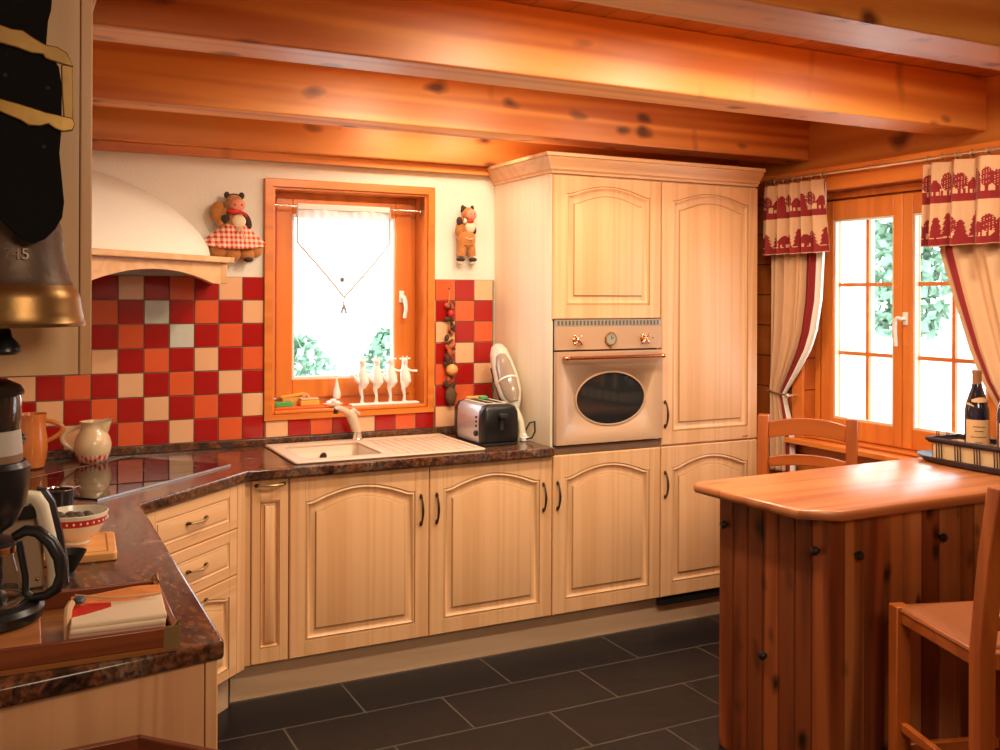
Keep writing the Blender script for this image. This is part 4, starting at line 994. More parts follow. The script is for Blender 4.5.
v = thing('hand_vacuum', 'cream handheld vacuum cleaner standing upright behind the toaster', 'vacuum', (-.05,-.30,CT+.0005))
A = Vector((-.062,-.150,1.352)); B = Vector((-.056,-.342,1.055))
ax = (B-A).normalized(); side_ = Vector((.35,-1,0)); 
def vacring(t_, w, d, off=0, n=20, sh=0):
    p = A+(B-A)*t_; e1 = Vector((.55,-.83,0)); e1 = (e1-ax*e1.dot(ax)).normalized(); e2 = ax.cross(e1)
    return [p + e1*(w*math.cos(2*PI*k/n)+sh) + e2*(d*math.sin(2*PI*k/n)+off) for k in range(n)]
mb = MB(); mb.loft([vacring(q, w, d) for q, w, d in ((0,.012,.012),(.03,.030,.026),(.12,.046,.036),(.3,.056,.042),(.55,.062,.045),(.75,.058,.04),(.9,.040,.03),(1.0,.018,.016))], 0, True); sub('body', v, mb, flat('grey_beige_shell', (.62,.55,.46), .35))
e1 = Vector((.55,-.83,0)); e1 = (e1-ax*e1.dot(ax)).normalized(); e2 = ax.cross(e1)
sg = -1 if e2.y > 0 else 1
mb = MB(); mb.loft([vacring(q, w, d, sg*.020, sh=.012) for q, w, d in ((.18,.012,.012),(.22,.030,.022),(.35,.040,.034),(.6,.046,.040),(.8,.040,.034),(.92,.022,.018))], 0, True); sub('dust_bowl', v, mb, flat('smoky_bowl', (.34,.25,.19), .15, coat=.6))
mb = MB(); mb.loft([vacring(q, w, d, sg*.022, sh=.012) for q, w, d in ((.575,.047,.041),(.60,.0475,.0415))], 0, True); sub('seam_ring', v, mb, M_whitepl)
mb = MB(); mb.loft([vacring(q, .012, .010, 0, 12, -.055) for q in (.3,.5,.9)], 0, True); sub('grip', v, mb, M_blackm)
mb = MB(); mb.tube([B-ax*.01, (-.040,-.37,1.0), (-.035,-.375,.95), (-.035,-.375,CT+.001)], [.017,.014,.016,.024], 14); sub('stand', v, mb, M_creampl)
mb = MB(); mb.rbox(-.056,-.018,-.415,-.385,CT+.0008,CT+.022,.006); mb.ell((-.037,-.4,CT+.026),(.013,.012,.012)); 
mb.tube([(-.037,-.41,CT+.012),(-.020,-.44,CT+.02),(-.010,-.45,CT+.05),(-.006,-.44,CT+.095),(-.010,-.40,CT+.085),(-.02,-.37,CT+.04)], .004, 8, mi=1)
solo('charger_plug', mb, [M_whitepl, M_black], 'white plug with a looped black cable beside the oven housing', 'plug')

# ================================================================== JUGS, BOWL, BOARD, POT
def jug(name, label, c, prof, mats, mfun, hz0, hz1, hr, side=-1, spout=True, hmat=None, ang=0):
    x, y, z = c; t = thing(name, label, 'jug', c, ang)
    seg = 40; rings = []
    for k, (r, h) in enumerate(prof):
        ring = []
        for i in range(seg):
            a = 2*PI*i/seg; rr = r; zz = h
            if spout and h > prof[-1][1]-.035 and math.cos(a) > .55:
                f = (math.cos(a)-.55)/.45*((h-(prof[-1][1]-.035))/.035); rr += .028*f; zz += .008*f
            ring.append(Vector((rr*math.cos(a), rr*math.sin(a), zz)))
        rings.append(ring)
    inner = [[Vector((p.x*.93, p.y*.93, p.z-.001)) for p in rings[-1]], [Vector((p.x*.75, p.y*.75, p.z-.05)) for p in rings[-1]], [Vector((p.x*.3, p.y*.3, .03)) for p in rings[-1]]]
    mb = MB(); mb.loft(rings+inner, 0, True, (True,True), True, mfun)
    b = link('body', mb, mats, t, local=True)
    mb = MB(); r0 = prof[-3][0]; pts = []
    for k in range(11):
        q = k/10; a = PI*q
        pts.append((-(r0*.90 + (hr+.028)*math.sin(a)**.8), 0, hz1+(hz0-hz1)*q + .006*math.sin(a)))
    mb.tube(pts, [.010-.003*abs(q/10-.5) for q in range(11)], 10, flat=.75); link('handle', mb, hmat or mats[0], t, local=True)
    return t
pg = gingham('jug_check', 60, 60, coord='Object')
J1 = jug('jug', 'cream round jug with a red checked band at its foot, back corner of the worktop', (-1.890,-.165,CT+.001),
    [(r_*.90, h_*.93) for r_, h_ in [(.046,0),(.053,.004),(.064,.018),(.073,.040),(.078,.062),(.078,.085),(.071,.110),(.059,.133),(.051,.150),(.050,.162),(.053,.172),(.057,.180)]],
    [M_jug, pg], lambda k, i: 1 if k in (1,2) else 0, .040, .150, .046, ang=-.15)
J2 = jug('jug', 'tall orange pottery jug with a blue flower, behind the coffee machine', (-2.118,-.20,CT+.001),
    [(.040,0),(.050,.006),(.058,.04),(.062,.08),(.060,.12),(.055,.15),(.054,.18),(.056,.20),(.058,.212)],
    [M_terra], lambda k, i: 0, .10, .185, .038, ang=PI*.97)
# rotate the orange jug so that its handle points right; flower painted as thin petals
mb = MB()
for k in range(8):
    a = 2*PI*k/8; ph = .86
    for q in (.008,.016,.022):
        th = ph + math.cos(a)*q/.062; zz = .125+math.sin(a)*q
        mb.ell((.0605*math.cos(th+PI*.0), .0605*math.sin(th), zz), (.006,.006,.006), 0, 8, 5)
fl = link('flower', mb, M_blue, J2, local=True); fl.rotation_euler = (0,0,PI*.03)

cb = thing('chopping_board', 'small light wooden chopping board under the bowl', 'board', (-2.05,-1.63,CT+.0005), -.06)
mb = MB(); mb.rbox(-.125,.11,-.12,.12,0,.022,.012); link('board', mb, M_board, cb, local=True, bevel=.0)
mb = MB()
for a_, b_, c_, d_ in ((-.105,.09,-.100,-.096),(-.105,.09,.096,.100),(-.105,-.101,-.1,.1),(.086,.09,-.1,.1)): mb.box(a_,b_,c_,d_,.0218,.0224)
link('juice_groove', mb, M_chair, cb, local=True)
bw = thing('bowl', 'cream footed bowl with a red dotted rim band on the chopping board', 'bowl', (-2.038,-1.62,CT+.023))
mb = MB(); pf = [(.034,0),(.036,.004),(.034,.009),(.042,.014),(.060,.030),(.071,.048),(.076,.056),(.0805,.074),(.082,.084),(.079,.085),(.074,.066),(.055,.026),(.02,.014)]
mb.lathe(pf, (0,0,0), 48, cap=(True,True), mfun=lambda k,i: 1 if k == 6 else 0); bo = link('bowl_body', mb, [flat('bowl_cream', (.86,.76,.60), .2, coat=.5), M_red], bw, local=True)
mb = MB()
for k in range(30):
    a = 2*PI*k/30; mb.ell((.0787*math.cos(a), .0787*math.sin(a), .065), (.0028,.0028,.0035), 0, 8, 5)
link('dots', mb, M_white, bo, local=True)
GW = 'dark nuts lying in the cream bowl'
M_nut = flat('nut_shell', (.09,.06,.035), .6, bump=.5, bscale=120, var=.3, vscale=50)
for k, (dx, dy) in enumerate(((-.028,-.01),(.006,.0),(-.01,.034),(-.04,.02),(.03,.02),(-.01,-.035))):
    mb = MB(); mb.ell((-2.038+dx,-1.62+dy,CT+.023+.062+.004*(k%2)),(.019,.016,.017))
    lab = 'dark nut lying in the cream bowl'
    solo('walnut', mb, M_nut, lab, 'nut', GW)

pt = thing('small_pot', 'little black pot with a bright metal rim at the front of the hob', 'pot', (-2.048,-1.02,CT+.008))
mb = MB(); mb.lathe([(.036,0),(.040,.004),(.042,.05),(.039,.05),(.037,.006)], (0,0,0), 32, cap=(True,True)); link('pot_body', mb, M_ironpot, pt, local=True)
mb = MB(); mb.lathe([(.038,.050),(.044,.051),(.045,.054),(.040,.055),(.038,.052)], (0,0,0), 32, cap=(False,False)); mb.tube([(.042,0,.053),(.054,-.004,.056),(.058,-.004,.050)],[.004,.004,.003],8); link('rim', mb, M_chrome, pt, local=True)
mb = MB(); mb.tube([(-.02,-.036,.035),(-.035,-.075,.04),(-.05,-.12,.045)],[.009,.010,.009],10,flat=.6); link('handle', mb, M_black, pt, local=True)
mb = MB(); mb.lathe([(.003,-.052),(.010,-.045),(.026,-.018),(.036,.0),(.037,.003),(.034,.002),(.024,-.018),(.004,-.044)], (-2.062,-1.845,CT+.055), 28); 
mb.lathe([(.012,0),(.010,.006),(.004,.008)], (-2.062,-1.845,CT+.0005), 16)
solo('filter_holder', mb, M_blackm, 'small black conical filter holder between the coffee machines and the board', 'filter')

# ================================================================== COFFEE MACHINES, TRAY
# back machine: cream and black
cm_ = thing('coffee_machine', 'cream and black coffee machine with a bent cream arm, behind the glass carafe', 'coffee machine', (-2.17,-1.83,CT+.001))
mb = MB(); x0, y0 = -2.20, -1.93
mb.rbox(-2.26,-2.122,-1.925,-1.78,CT+.001,CT+.165,.012); sub('housing', cm_, mb, flat('taupe_front', (.44,.29,.19), .4))
mb = MB()
arm = [(-2.172,-1.935,CT+.20),(-2.155,-1.94,CT+.215),(-2.140,-1.94,CT+.212),(-2.128,-1.94,CT+.19),(-2.112,-1.94,CT+.12),(-2.100,-1.94,CT+.05),(-2.098,-1.94,CT+.002)]
mb.tube(arm, [.014,.017,.017,.017,.016,.016,.017], 14, flat=.9); sub('arm', cm_, mb, M_creampl)
mb = MB(); arm2 = [(p[0]+.014,p[1]+.02,p[2]+.002) for p in arm[1:]]; mb.tube(arm2, .017, 10); sub('arm_shell', cm_, mb, M_black)
mb = MB(); mb.rbox(-2.27,-2.135,-1.95,-1.80,CT+.166,CT+.195,.01); sub('head', cm_, mb, M_black)
mb = MB(); mb.ell((-2.135,-1.928,CT+.022),(.005,.004,.005)); sub('screw', cm_, mb, M_bronze_l)

# napkin tray
tr = thing('wooden_tray', 'long reddish wooden tray with metal corners at the near end of the worktop', 'tray', (-2.16,-2.297,CT+.0005), math.radians(-1.0))
def TL(x, y): return None
tw0, tw1, td0, td1 = -.262, .258, -.178, .165
mb = MB(); mb.box(tw0,tw1,td0,td1,0,.010); link('base', mb, wood('tray_floor', (.36,.13,.03), (.20,.06,.015), 'x', rough=.3, fine=30, contrast=.7, coat=.4), tr, local=True)
M_trayw = wood('tray_side', (.24,.055,.014), (.13,.025,.008), 'x', rough=.3, fine=30, contrast=.7, coat=.4)
mb = MB(); mb.box(tw0,tw1,td0,td0+.012,.0102,.046); mb.box(tw0,tw1,td1-.012,td1,.0102,.046); mb.box(tw0,tw0+.012,td0+.0125,td1-.0125,.0102,.046); mb.box(tw1-.012,tw1,td0+.0125,td1-.0125,.0102,.046)
link('sides', mb, M_trayw, tr, local=True, bevel=.002)
for sx_, sy_ in ((1,-1),(1,1)):
    mb = MB(); xx = tw1 if sx_ > 0 else tw0; yy = td0 if sy_ < 0 else td1
    mb.box(xx-.028, xx+.0015, yy+(-.0015 if sy_<0 else 0), yy+(0 if sy_<0 else .0015), .004, .048); mb.box(xx, xx+.0015, yy if sy_<0 else yy-.028, yy+.028 if sy_<0 else yy, .004, .048)
    mb.tube([(xx-.014,yy,.046),(xx-.002,yy-sy_*.002,.058),(xx,yy-sy_*.016,.046)],.0025,8)
    link('metal_corner', mb, M_bronze_l, tr, local=True)
nk = thing('napkins', 'stack of folded cream napkins with a red and orange print, in the tray', 'napkins', (-2.007,-2.402,CT+.0115), math.radians(-3))
for k in range(5):
    mb = MB()
    def nf(u_, v_, k=k):
        x = -.085+.168*u_; y = -.060+.17*v_
        return Vector((x+.002*math.sin(k*2.1), y+.002*math.sin(k*3.3), .006+k*.0125+.004*math.sin(u_*5+k)*v_+.004*math.sin(v_*4+k)))
    top = (k == 4)
    mb.grid(nf, 60 if top else 20, 60 if top else 20)
    def cf(u_, v_):
        if not top: return 0
        if v_ > .62+.05*math.sin(u_*7): return 2
        if u_ < .45 and v_ > .28+.45*u_: return 1
        return 0
    if top:
        bm_ = mb.bm
        for f in bm_.faces:
            c_ = f.calc_center_median(); f.material_index = cf((c_.x+.085)/.168, (c_.y+.060)/.17)
    o = link('napkin', mb, [flat('napkin_cream%d' % k, (.80,.60,.42) if k > 2 else (.62,.34,.26), .9), M_red, M_orangecloth], nk, local=True)
    m_ = o.modifiers.new('s','SOLIDIFY'); m_.thickness = .010; m_.offset = 0
mb = MB(); mb.tube([(-.082,.04,.069),(-.088,.01,.066),(-.090,-.03,.040),(-.090,-.045,.02)], [.007,.008,.006,.004], 8); mb.tube([(-.075,.085,.071),(-.02,.045,.071),(.02,.035,.071),(.078,.035,.071)], .0022, 6); link('cord', mb, M_creamcloth, nk, local=True)
mb = MB(); mb.ell((-.068,.065,.068),(.012,.020,.005)); link('blue_print', mb, M_blue, nk, local=True)

# wooden box with black knob, front drip coffee machine standing on it
bx = thing('wooden_box', 'low wooden box with a black knob, at the left end of the tray', 'box', (-2.235,-2.365,CT+.0108), math.radians(-1))
mb = MB(); mb.box(-.16,.095,-.085,.14,.0,.030); link('box_body', mb, wood('box_wood', (.52,.19,.06), (.34,.10,.03), 'x', rough=.3, fine=30, contrast=.6, coat=.4), bx, local=True, bevel=.003)
mb = MB(); mb.ell((.052,-.090,.020),(.016,.010,.012)); link('knob', mb, M_black, bx, local=True)
cf_ = thing('filter_coffee_machine', 'black filter coffee machine cut off by the left edge of the picture', 'coffee machine', (-2.235,-2.27,CT+.0415))
cxm, cym, cz = -2.235, -2.27, CT+.0418
mb = MB(); mb.lathe([(.095,0),(.103,.006),(.105,.022),(.098,.032),(.080,.036)], (cxm,cym,cz), 40); mb.rbox(cxm-.09,cxm+.06,cym+.04,cym+.15,cz,cz+.03,.02); sub('base', cf_, mb, M_black)
mb = MB(); mb.lathe([(.078,.0362),(.080,.039),(.074,.041),(.060,.040),(.056,.0385)], (cxm,cym,cz), 40); sub('hotplate', cf_, mb, M_chrome)
mb = MB(); mb.rbox(cxm-.085,cxm+.030,cym+.090,cym+.15,cz+.031,cz+.445,.02); sub('water_tank', cf_, mb, M_black)
mb = MB(); mb.lathe([(.020,.165),(.050,.185),(.070,.225),(.077,.265),(.078,.300),(.070,.310)], (cxm,cym,cz), 40); sub('filter_basket', cf_, mb, M_black)
mb = MB(); mb.lathe([(.0645,.311),(.0645,.325)], (cxm,cym,cz), 40); sub('brown_band', cf_, mb, M_brownstrip)
mb = MB(); mb.lathe([(.0645,.3255),(.063,.345),(.060,.372)], (cxm,cym,cz), 40); sub('pale_band', cf_, mb, flat('pale_grey_plastic', (.45,.38,.32), .4))
mb = MB(); mb.lathe([(.060,.3725),(.062,.39),(.062,.432),(.060,.440)], (cxm,cym,cz), 40); sub('upper_housing', cf_, mb, flat('smoky_dark', (.035,.028,.024), .12, coat=.8))
mb = MB(); mb.lathe([(.066,.4405),(.067,.446),(.060,.458),(.04,.468),(.02,.471)], (cxm,cym,cz), 40); sub('lid', cf_, mb, flat('dark_lid', (.03,.022,.02), .3))
ca = thing('glass_carafe', 'glass coffee carafe with a large black handle on the hotplate', 'carafe', (cxm,cym,cz+.042))
mb = MB(); mb.lathe([(.055,0),(.066,.006),(.070,.035),(.066,.062),(.058,.085),(.056,.098)], (cxm,cym,cz+.0425), 40, cap=(True,False)); co = sub('glass_body', ca, mb, M_carafe)
mb = MB(); mb.lathe([(.0575,.092),(.0595,.094),(.0595,.104),(.0575,.106)], (cxm,cym,cz+.0425), 40, cap=(False,False)); sub('collar', ca, mb, M_chrome)
mb = MB(); mb.lathe([(.058,.1065),(.056,.113),(.030,.119),(.01,.12)], (cxm,cym,cz+.0425), 40); sub('lid', ca, mb, M_black)
mb = MB(); hz = cz+.0425; dx_, dy_ = .97, -.24
def hp_(r, z): return (cxm+(.05+(r-.05)*1.35)*dx_, cym+(.05+(r-.05)*1.35)*dy_, hz+z*1.12+.004)
mb.tube([hp_(.050,.102),hp_(.066,.113),(hp_(.082,.110)),hp_(.100,.090),hp_(.112,.062),hp_(.115,.03),hp_(.108,.008),hp_(.094,-.003),hp_(.074,-.006),hp_(.066,.004),hp_(.066,.03),hp_(.062,.06),hp_(.057,.094)], [.009,.011,.012,.013,.013,.012,.011,.010,.009,.008,.007,.007,.007], 12, flat=1.0)
sub('handle', ca, mb, M_black)

# open wooden crate in the foreground, far corner in view
cr = thing('wooden_crate', 'reddish wooden crate, only its far corner showing at the bottom left edge', 'crate', (-1.985,-2.60,0), 0)
mb = MB(); C0 = Vector((-1.983,-2.560)); d1 = Vector((-1,-.10)).normalized(); 
d1 = Vector((-.94,-.34)).normalized(); d2 = Vector((.52,-.854)).normalized()
d1 = Vector((-.99,-.02)).normalized(); d2 = Vector((.68,-.73)).normalized()
def wallseg(p, d, L, th, z0, z1):
    n = Vector((-d.y, d.x)); n = n if n.dot(Vector((0,-1))) > 0 else -n
    q = [p, p+d*L, p+d*L+n*th, p+n*th]; return [(a.x,a.y) for a in q]
mb.prism(wallseg(C0, d1, .42, .014, 0, 0), 0, .80); sub('side_board', cr, mb, M_rail, bevel=.002)
mb = MB(); mb.prism(wallseg(C0, d2, .42, .014, 0, 0), 0, .80); sub('side_board', cr, mb, M_rail, bevel=.002)
mb = MB(); e1_, e2_ = C0+d1*.42, C0+d2*.42; far = e1_+d2*.42
mb.prism([(e1_.x,e1_.y),(far.x,far.y),(far.x+.01,far.y+.01),(e1_.x+.01,e1_.y+.01)], 0, .70); sub('side_board', cr, mb, M_rail)
mb = MB(); mb.prism([(e2_.x,e2_.y),(far.x,far.y),(far.x,far.y+.014),(e2_.x,e2_.y+.014)], 0, .70); sub('side_board', cr, mb, M_rail)

# ================================================================== ISLAND
isl = thing('island', 'knotty pine kitchen island clad in upright boards', 'island', (.7,-1.9,0))
ft = Vector((.090,-2.168)); bk = Vector((.062,-1.675)); IZ = .895
mb = MB(); mb.prism([(.105,-2.15),(1.375,-2.15),(1.375,-1.68),(.085,-1.68)], 0, IZ-.0005); sub('core', isl, mb, M_islands[3])
def board(parent, p, d, w, th, z0, z1, mat):
    n = Vector((-d.y, d.x)); 
    if n.dot(Vector((p.x-.7, p.y+1.9))) < 0: n = -n
    mb = MB(); g = .0012; c_ = .004
    def q(s, o): r = p+d*s+n*o; return (r.x, r.y)
    mb.prism([q(g,-th), q(w-g,-th), q(w-g,-c_), q(w-g-c_,0), q(g+c_,0), q(g,-c_)], z0, z1)
    return sub('board', parent, mb, mat)
dF = Vector((1,0)); dL = (bk-ft).normalized(); LL = (bk-ft).length
pat = [0,3,3,0,3,3,0]  # dark boards: shade on the left face put into the colour
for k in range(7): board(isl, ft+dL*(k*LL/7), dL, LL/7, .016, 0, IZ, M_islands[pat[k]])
pat = [0,1,0,1,2,0,2,1,2,2,1,2,0,1,2,0,1,2,0]  # more mid and pale boards carry the front's light in their colour
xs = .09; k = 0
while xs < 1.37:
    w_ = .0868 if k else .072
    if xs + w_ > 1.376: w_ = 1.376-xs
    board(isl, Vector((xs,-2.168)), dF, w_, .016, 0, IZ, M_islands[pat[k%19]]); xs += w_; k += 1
tp = [(.0,-1.628),(-.03,-1.648),(-.03,-1.69),(-.008,-2.125),(.095,-2.212),(1.378,-2.212),(1.378,-1.60)]
mb = MB(); rings = []
ccx, ccy = .7, -1.9
def off(p, d): 
    v_ = Vector((p[0]-ccx, p[1]-ccy)); l_ = v_.length; s_ = (l_-d)/l_
    return (ccx+v_.x*s_ if p[0] < 1.3 else p[0], ccy+v_.y*s_)
for d_, z_ in ((.020,IZ),(.006,IZ+.003),(.002,IZ+.010),(.0,IZ+.014),(.0,IZ+.028),(.004,IZ+.033),(.008,.930)):
    rings.append([Vector((*off(p,d_), z_)) for p in tp])
mb.loft(rings, 0, False); sub('table_top', isl, mb, M_top, sharp=50)
def knob_at(p, n):
    mb = MB(); R = Vector((0,0,1)).rotation_difference(Vector(n)).to_matrix().to_4x4()
    mb.lathe([(.006,0),(.006,.008),(.0135,.012),(.0150,.018),(.0125,.024),(.005,.027)], p, 20, M=R); sub('knob', isl, mb, M_black)
knob_at((.066,-1.715,.79), (-1,0,0)); knob_at((.087,-2.128,.792), (-1,0,0)); knob_at((.205,-2.168,.775), (0,-1,0)); knob_at((.59,-2.168,.79), (0,-1,0)); knob_at((.074,-1.905,.39), (-1,0,0))

# ---- chairs (high stools with backs)
def rush_mat():
    m, nt, b = newmat('woven_rush'); N = nt.nodes; L = nt.links
    tc = N.new('ShaderNodeTexCoord'); w = N.new('ShaderNodeTexWave'); w.inputs['Scale'].default_value = 45; w.inputs['Distortion'].default_value = 1.2; w.bands_direction = 'X'
    L.new(tc.outputs['UV'], w.inputs['Vector'])
    cr_ = N.new('ShaderNodeValToRGB'); cr_.color_ramp.elements[0].color = (.20,.045,.009,1); cr_.color_ramp.elements[1].color = (.46,.13,.025,1)
    L.new(w.outputs['Fac'], cr_.inputs['Fac']); L.new(cr_.outputs['Color'], b.inputs['Base Color']); b.inputs['Roughness'].default_value = .6
    bp = N.new('ShaderNodeBump'); bp.inputs['Strength'].default_value = .6; bp.inputs['Distance'].default_value = .004; L.new(w.outputs['Fac'], bp.inputs['Height']); L.new(bp.outputs['Normal'], b.inputs['Normal'])
    return m
M_rush = rush_mat()
def make_chair(label, loc, rz, W, D, HS, HT, lean, group=None):
    """local: +y is the way the sitter faces, back posts at y=0, x -W/2..W/2"""
    t = thing('bar_chair', label, 'chair', loc, rz, group); h = W/2; pw = .048
    for s_ in (-1,1):
        mb = MB(); x = s_*(h-pw/2)
        def q(y, z): return [Vector((x-pw/2, y-pw/2, z)), Vector((x+pw/2, y-pw/2, z)), Vector((x+pw/2, y+pw/2, z)), Vector((x-pw/2, y+pw/2, z))]
        mb.loft([q(pw/2-.02,0), q(pw/2,HS*.6), q(pw/2,HS), q(pw/2-lean*.45,HS+(HT-HS)*.55), q(pw/2-lean,HT)], 0, False); link('leg', mb, M_chair, t, local=True, bevel=.004)
        mb = MB(); mb.box(x-pw/2, x+pw/2, D-pw, D, 0, HS); link('leg', mb, M_chair, t, local=True, bevel=.004)
    mb = MB()
    for s_ in (-1,1): x = s_*(h-pw/2); mb.box(x-.011, x+.011, pw, D-pw, HS-.05, HS-.004)
    mb.box(-h+pw, h-pw, D-pw*.8, D-pw*.2, HS-.05, HS-.004); mb.box(-h+pw, h-pw, pw*.2, pw*.8, HS-.05, HS-.004)
    link('seat_frame', mb, M_chair_h, t, local=True, bevel=.003)
    mb = MB(); n_ = 24
    def sf(u_, v_):
        x = -h+.008+(W-.016)*u_; y = pw+.002+(D-pw*1.0-.012)*v_
        e = min(u_,1-u_,v_,1-v_); r = min(1,e*9)
        if (u_ < .09 or u_ > .91) and v_ > .88: r *= .6
        return Vector((x, y, HS-.010+.017*math.sqrt(r)-.006*min(1,e*2.2)))
    mb.grid(sf, n_, n_)
    uvs = []
    o = link('rush_seat', mb, M_rush, t, local=True, sharp=80); m_ = o.modifiers.new('s','SOLIDIFY'); m_.thickness = .014; m_.offset = -1
    uv = o.data.uv_layers.new(name='UVMap')
    for p in o.data.polygons:
        c_ = p.center; a = abs(c_.x)/h; bb = abs(c_.y-D/2)/(D/2)
        for li in p.loop_indices:
            co_ = o.data.vertices[o.data.loops[li].vertex_index].co
            uv.data[li].uv = (co_.y, co_.x) if a > bb else (co_.x, co_.y)
    mb = MB()
    for s_ in (-1,1): x = s_*(h-pw/2); mb.box(x-.010, x+.010, pw-.01, D-pw, HS*.42, HS*.42+.028)
    mb.box(-h+pw, h-pw, D-pw*.75, D-pw*.25, HS*.3, HS*.3+.032); mb.box(-h+pw, h-pw, pw*.2, pw*.75, HS*.5, HS*.5+.028); link('stretchers', mb, M_chair_h, t, local=True, bevel=.003)
    def slat(z0, hh, arch, name):
        mb = MB(); rings = []
        for k in range(15):
            u_ = -1+2*k/14; zt = z0+hh+arch*(1-u_*u_); y = pw/2 - lean*((z0-HS)/(HT-HS)) - .018*(1-u_*u_)
            zb = z0+arch*.75*(1-u_*u_)
            x = u_*(h-pw)
            rings.append([Vector((x,y-.009,zb)),Vector((x,y+.009,zb)),Vector((x,y+.009,zt)),Vector((x,y-.009,zt))])
        mb.loft(rings, 0, False); link(name, mb, M_chair_h, t, local=True, bevel=.003)
    slat(HT-.105, .072, .024, 'top_slat'); slat(HT-.235, .045, .018, 'lower_slat'); slat(HS+.055, .04, .012, 'lower_slat')
    return t
ff = Vector((.31,.951)).normalized(); rr_ = Vector((ff.y,-ff.x))
FL = Vector((.222,-2.281)); Dn = .44; Wn = .40
org = FL - ff*Dn + rr_*(Wn/2)
make_chair('tall wooden chair with woven rush seat cut off at the right edge', (org.x,org.y,0), math.atan2(-ff.x, ff.y), Wn, Dn, .652, 1.10, .075)
P1 = Vector((.905,-.965)); P2 = Vector((1.150,-1.275)); md = (P1+P2)/2; dr = (P2-P1).normalized(); nf_ = Vector((dr.y,-dr.x))
if nf_.dot(Vector((-1,-.5))) < 0: nf_ = -nf_
make_chair('wooden ladder-back chair between the island and the curtained window', (md.x+nf_.x*.03, md.y+nf_.y*.03, 0), math.atan2(-nf_.x, nf_.y), (P2-P1).length+.034, .36, .64, 1.055, .03)

# ---- wine on the island
TZ = .931
tray = thing('serving_tray', 'dark oval serving tray under the wine basket on the island', 'tray', (1.19,-1.90,TZ))
mb = MB(); rings = []
for r_, z_ in ((.78,0),(.92,.004),(1.0,.020),(1.02,.024),(1.0,.026),(.9,.010),(.1,.007)):
    rings.append([Vector((1.188+.118*r_*math.copysign(abs(math.cos(2*PI*k/48))**.75, math.cos(2*PI*k/48)), -1.935+.33*r_*math.copysign(abs(math.sin(2*PI*k/48))**.75, math.sin(2*PI*k/48)), TZ+z_)) for k in range(48)])
mb.loft(rings, 0, True); sub('tray_body', tray, mb, M_wick)
bs = thing('wine_basket', 'low dark metal basket with a pale liner holding the bottles', 'basket', (1.2,-1.94,TZ+.0125))
bx0, bx1, by0, by1, bz0, bz1 = 1.115, 1.275, -2.18, -1.705, TZ+.0145, TZ+.094
mb = MB(); g_ = .004
mb.box(bx0+g_,bx1-g_,by0+g_,by1-g_,bz0+.001,bz0+.004)
for a in ((bx0+g_,bx0+g_+.003,by0+g_,by1-g_),(bx1-g_-.003,bx1-g_,by0+g_,by1-g_),(bx0+g_,bx1-g_,by0+g_,by0+g_+.003),(bx0+g_,bx1-g_,by1-g_-.003,by1-g_)): mb.box(*a, bz0+.001, bz1-.012)
sub('liner', bs, mb, M_liner)
mb = MB()
def rect_tube(z, ins, r): mb.tube([(bx0-ins,by0-ins,z),(bx1+ins,by0-ins,z),(bx1+ins,by1+ins,z),(bx0-ins,by1+ins,z),(bx0-ins,by0-ins,z)], r, 8)
rect_tube(bz1,.010,.008); rect_tube(bz1-.010,.005,.005); rect_tube(bz0+.002,.002,.004)
sub('rim', bs, mb, M_wick)
yy = by1-.03
while yy > by0+.03:
    for xx, o_ in ((bx0,-1),(bx1,1)):
        for q in (0,.012,.024):
            mb = MB(); mb.tube([(xx+o_*.003,yy-q,bz0),(xx+o_*.008,yy-q,bz1)], .0022, 6); sub('bar', bs, mb, M_wick)
    yy -= .085
for xx in (bx0+.04, bx0+.09, bx0+.13):
    mb = MB(); mb.tube([(xx,by1+.003,bz0),(xx,by1+.008,bz1)], .0022, 6); sub('bar', bs, mb, M_wick)
for xx in (bx0+.05, bx0+.11):
    mb = MB(); mb.tube([(xx-.006,by1+.008,bz1),(xx-.006,by1+.008,bz1+.028),(xx+.006,by1+.008,bz1+.028),(xx+.006,by1+.008,bz1)], .002, 6); sub('loop', bs, mb, M_wick)
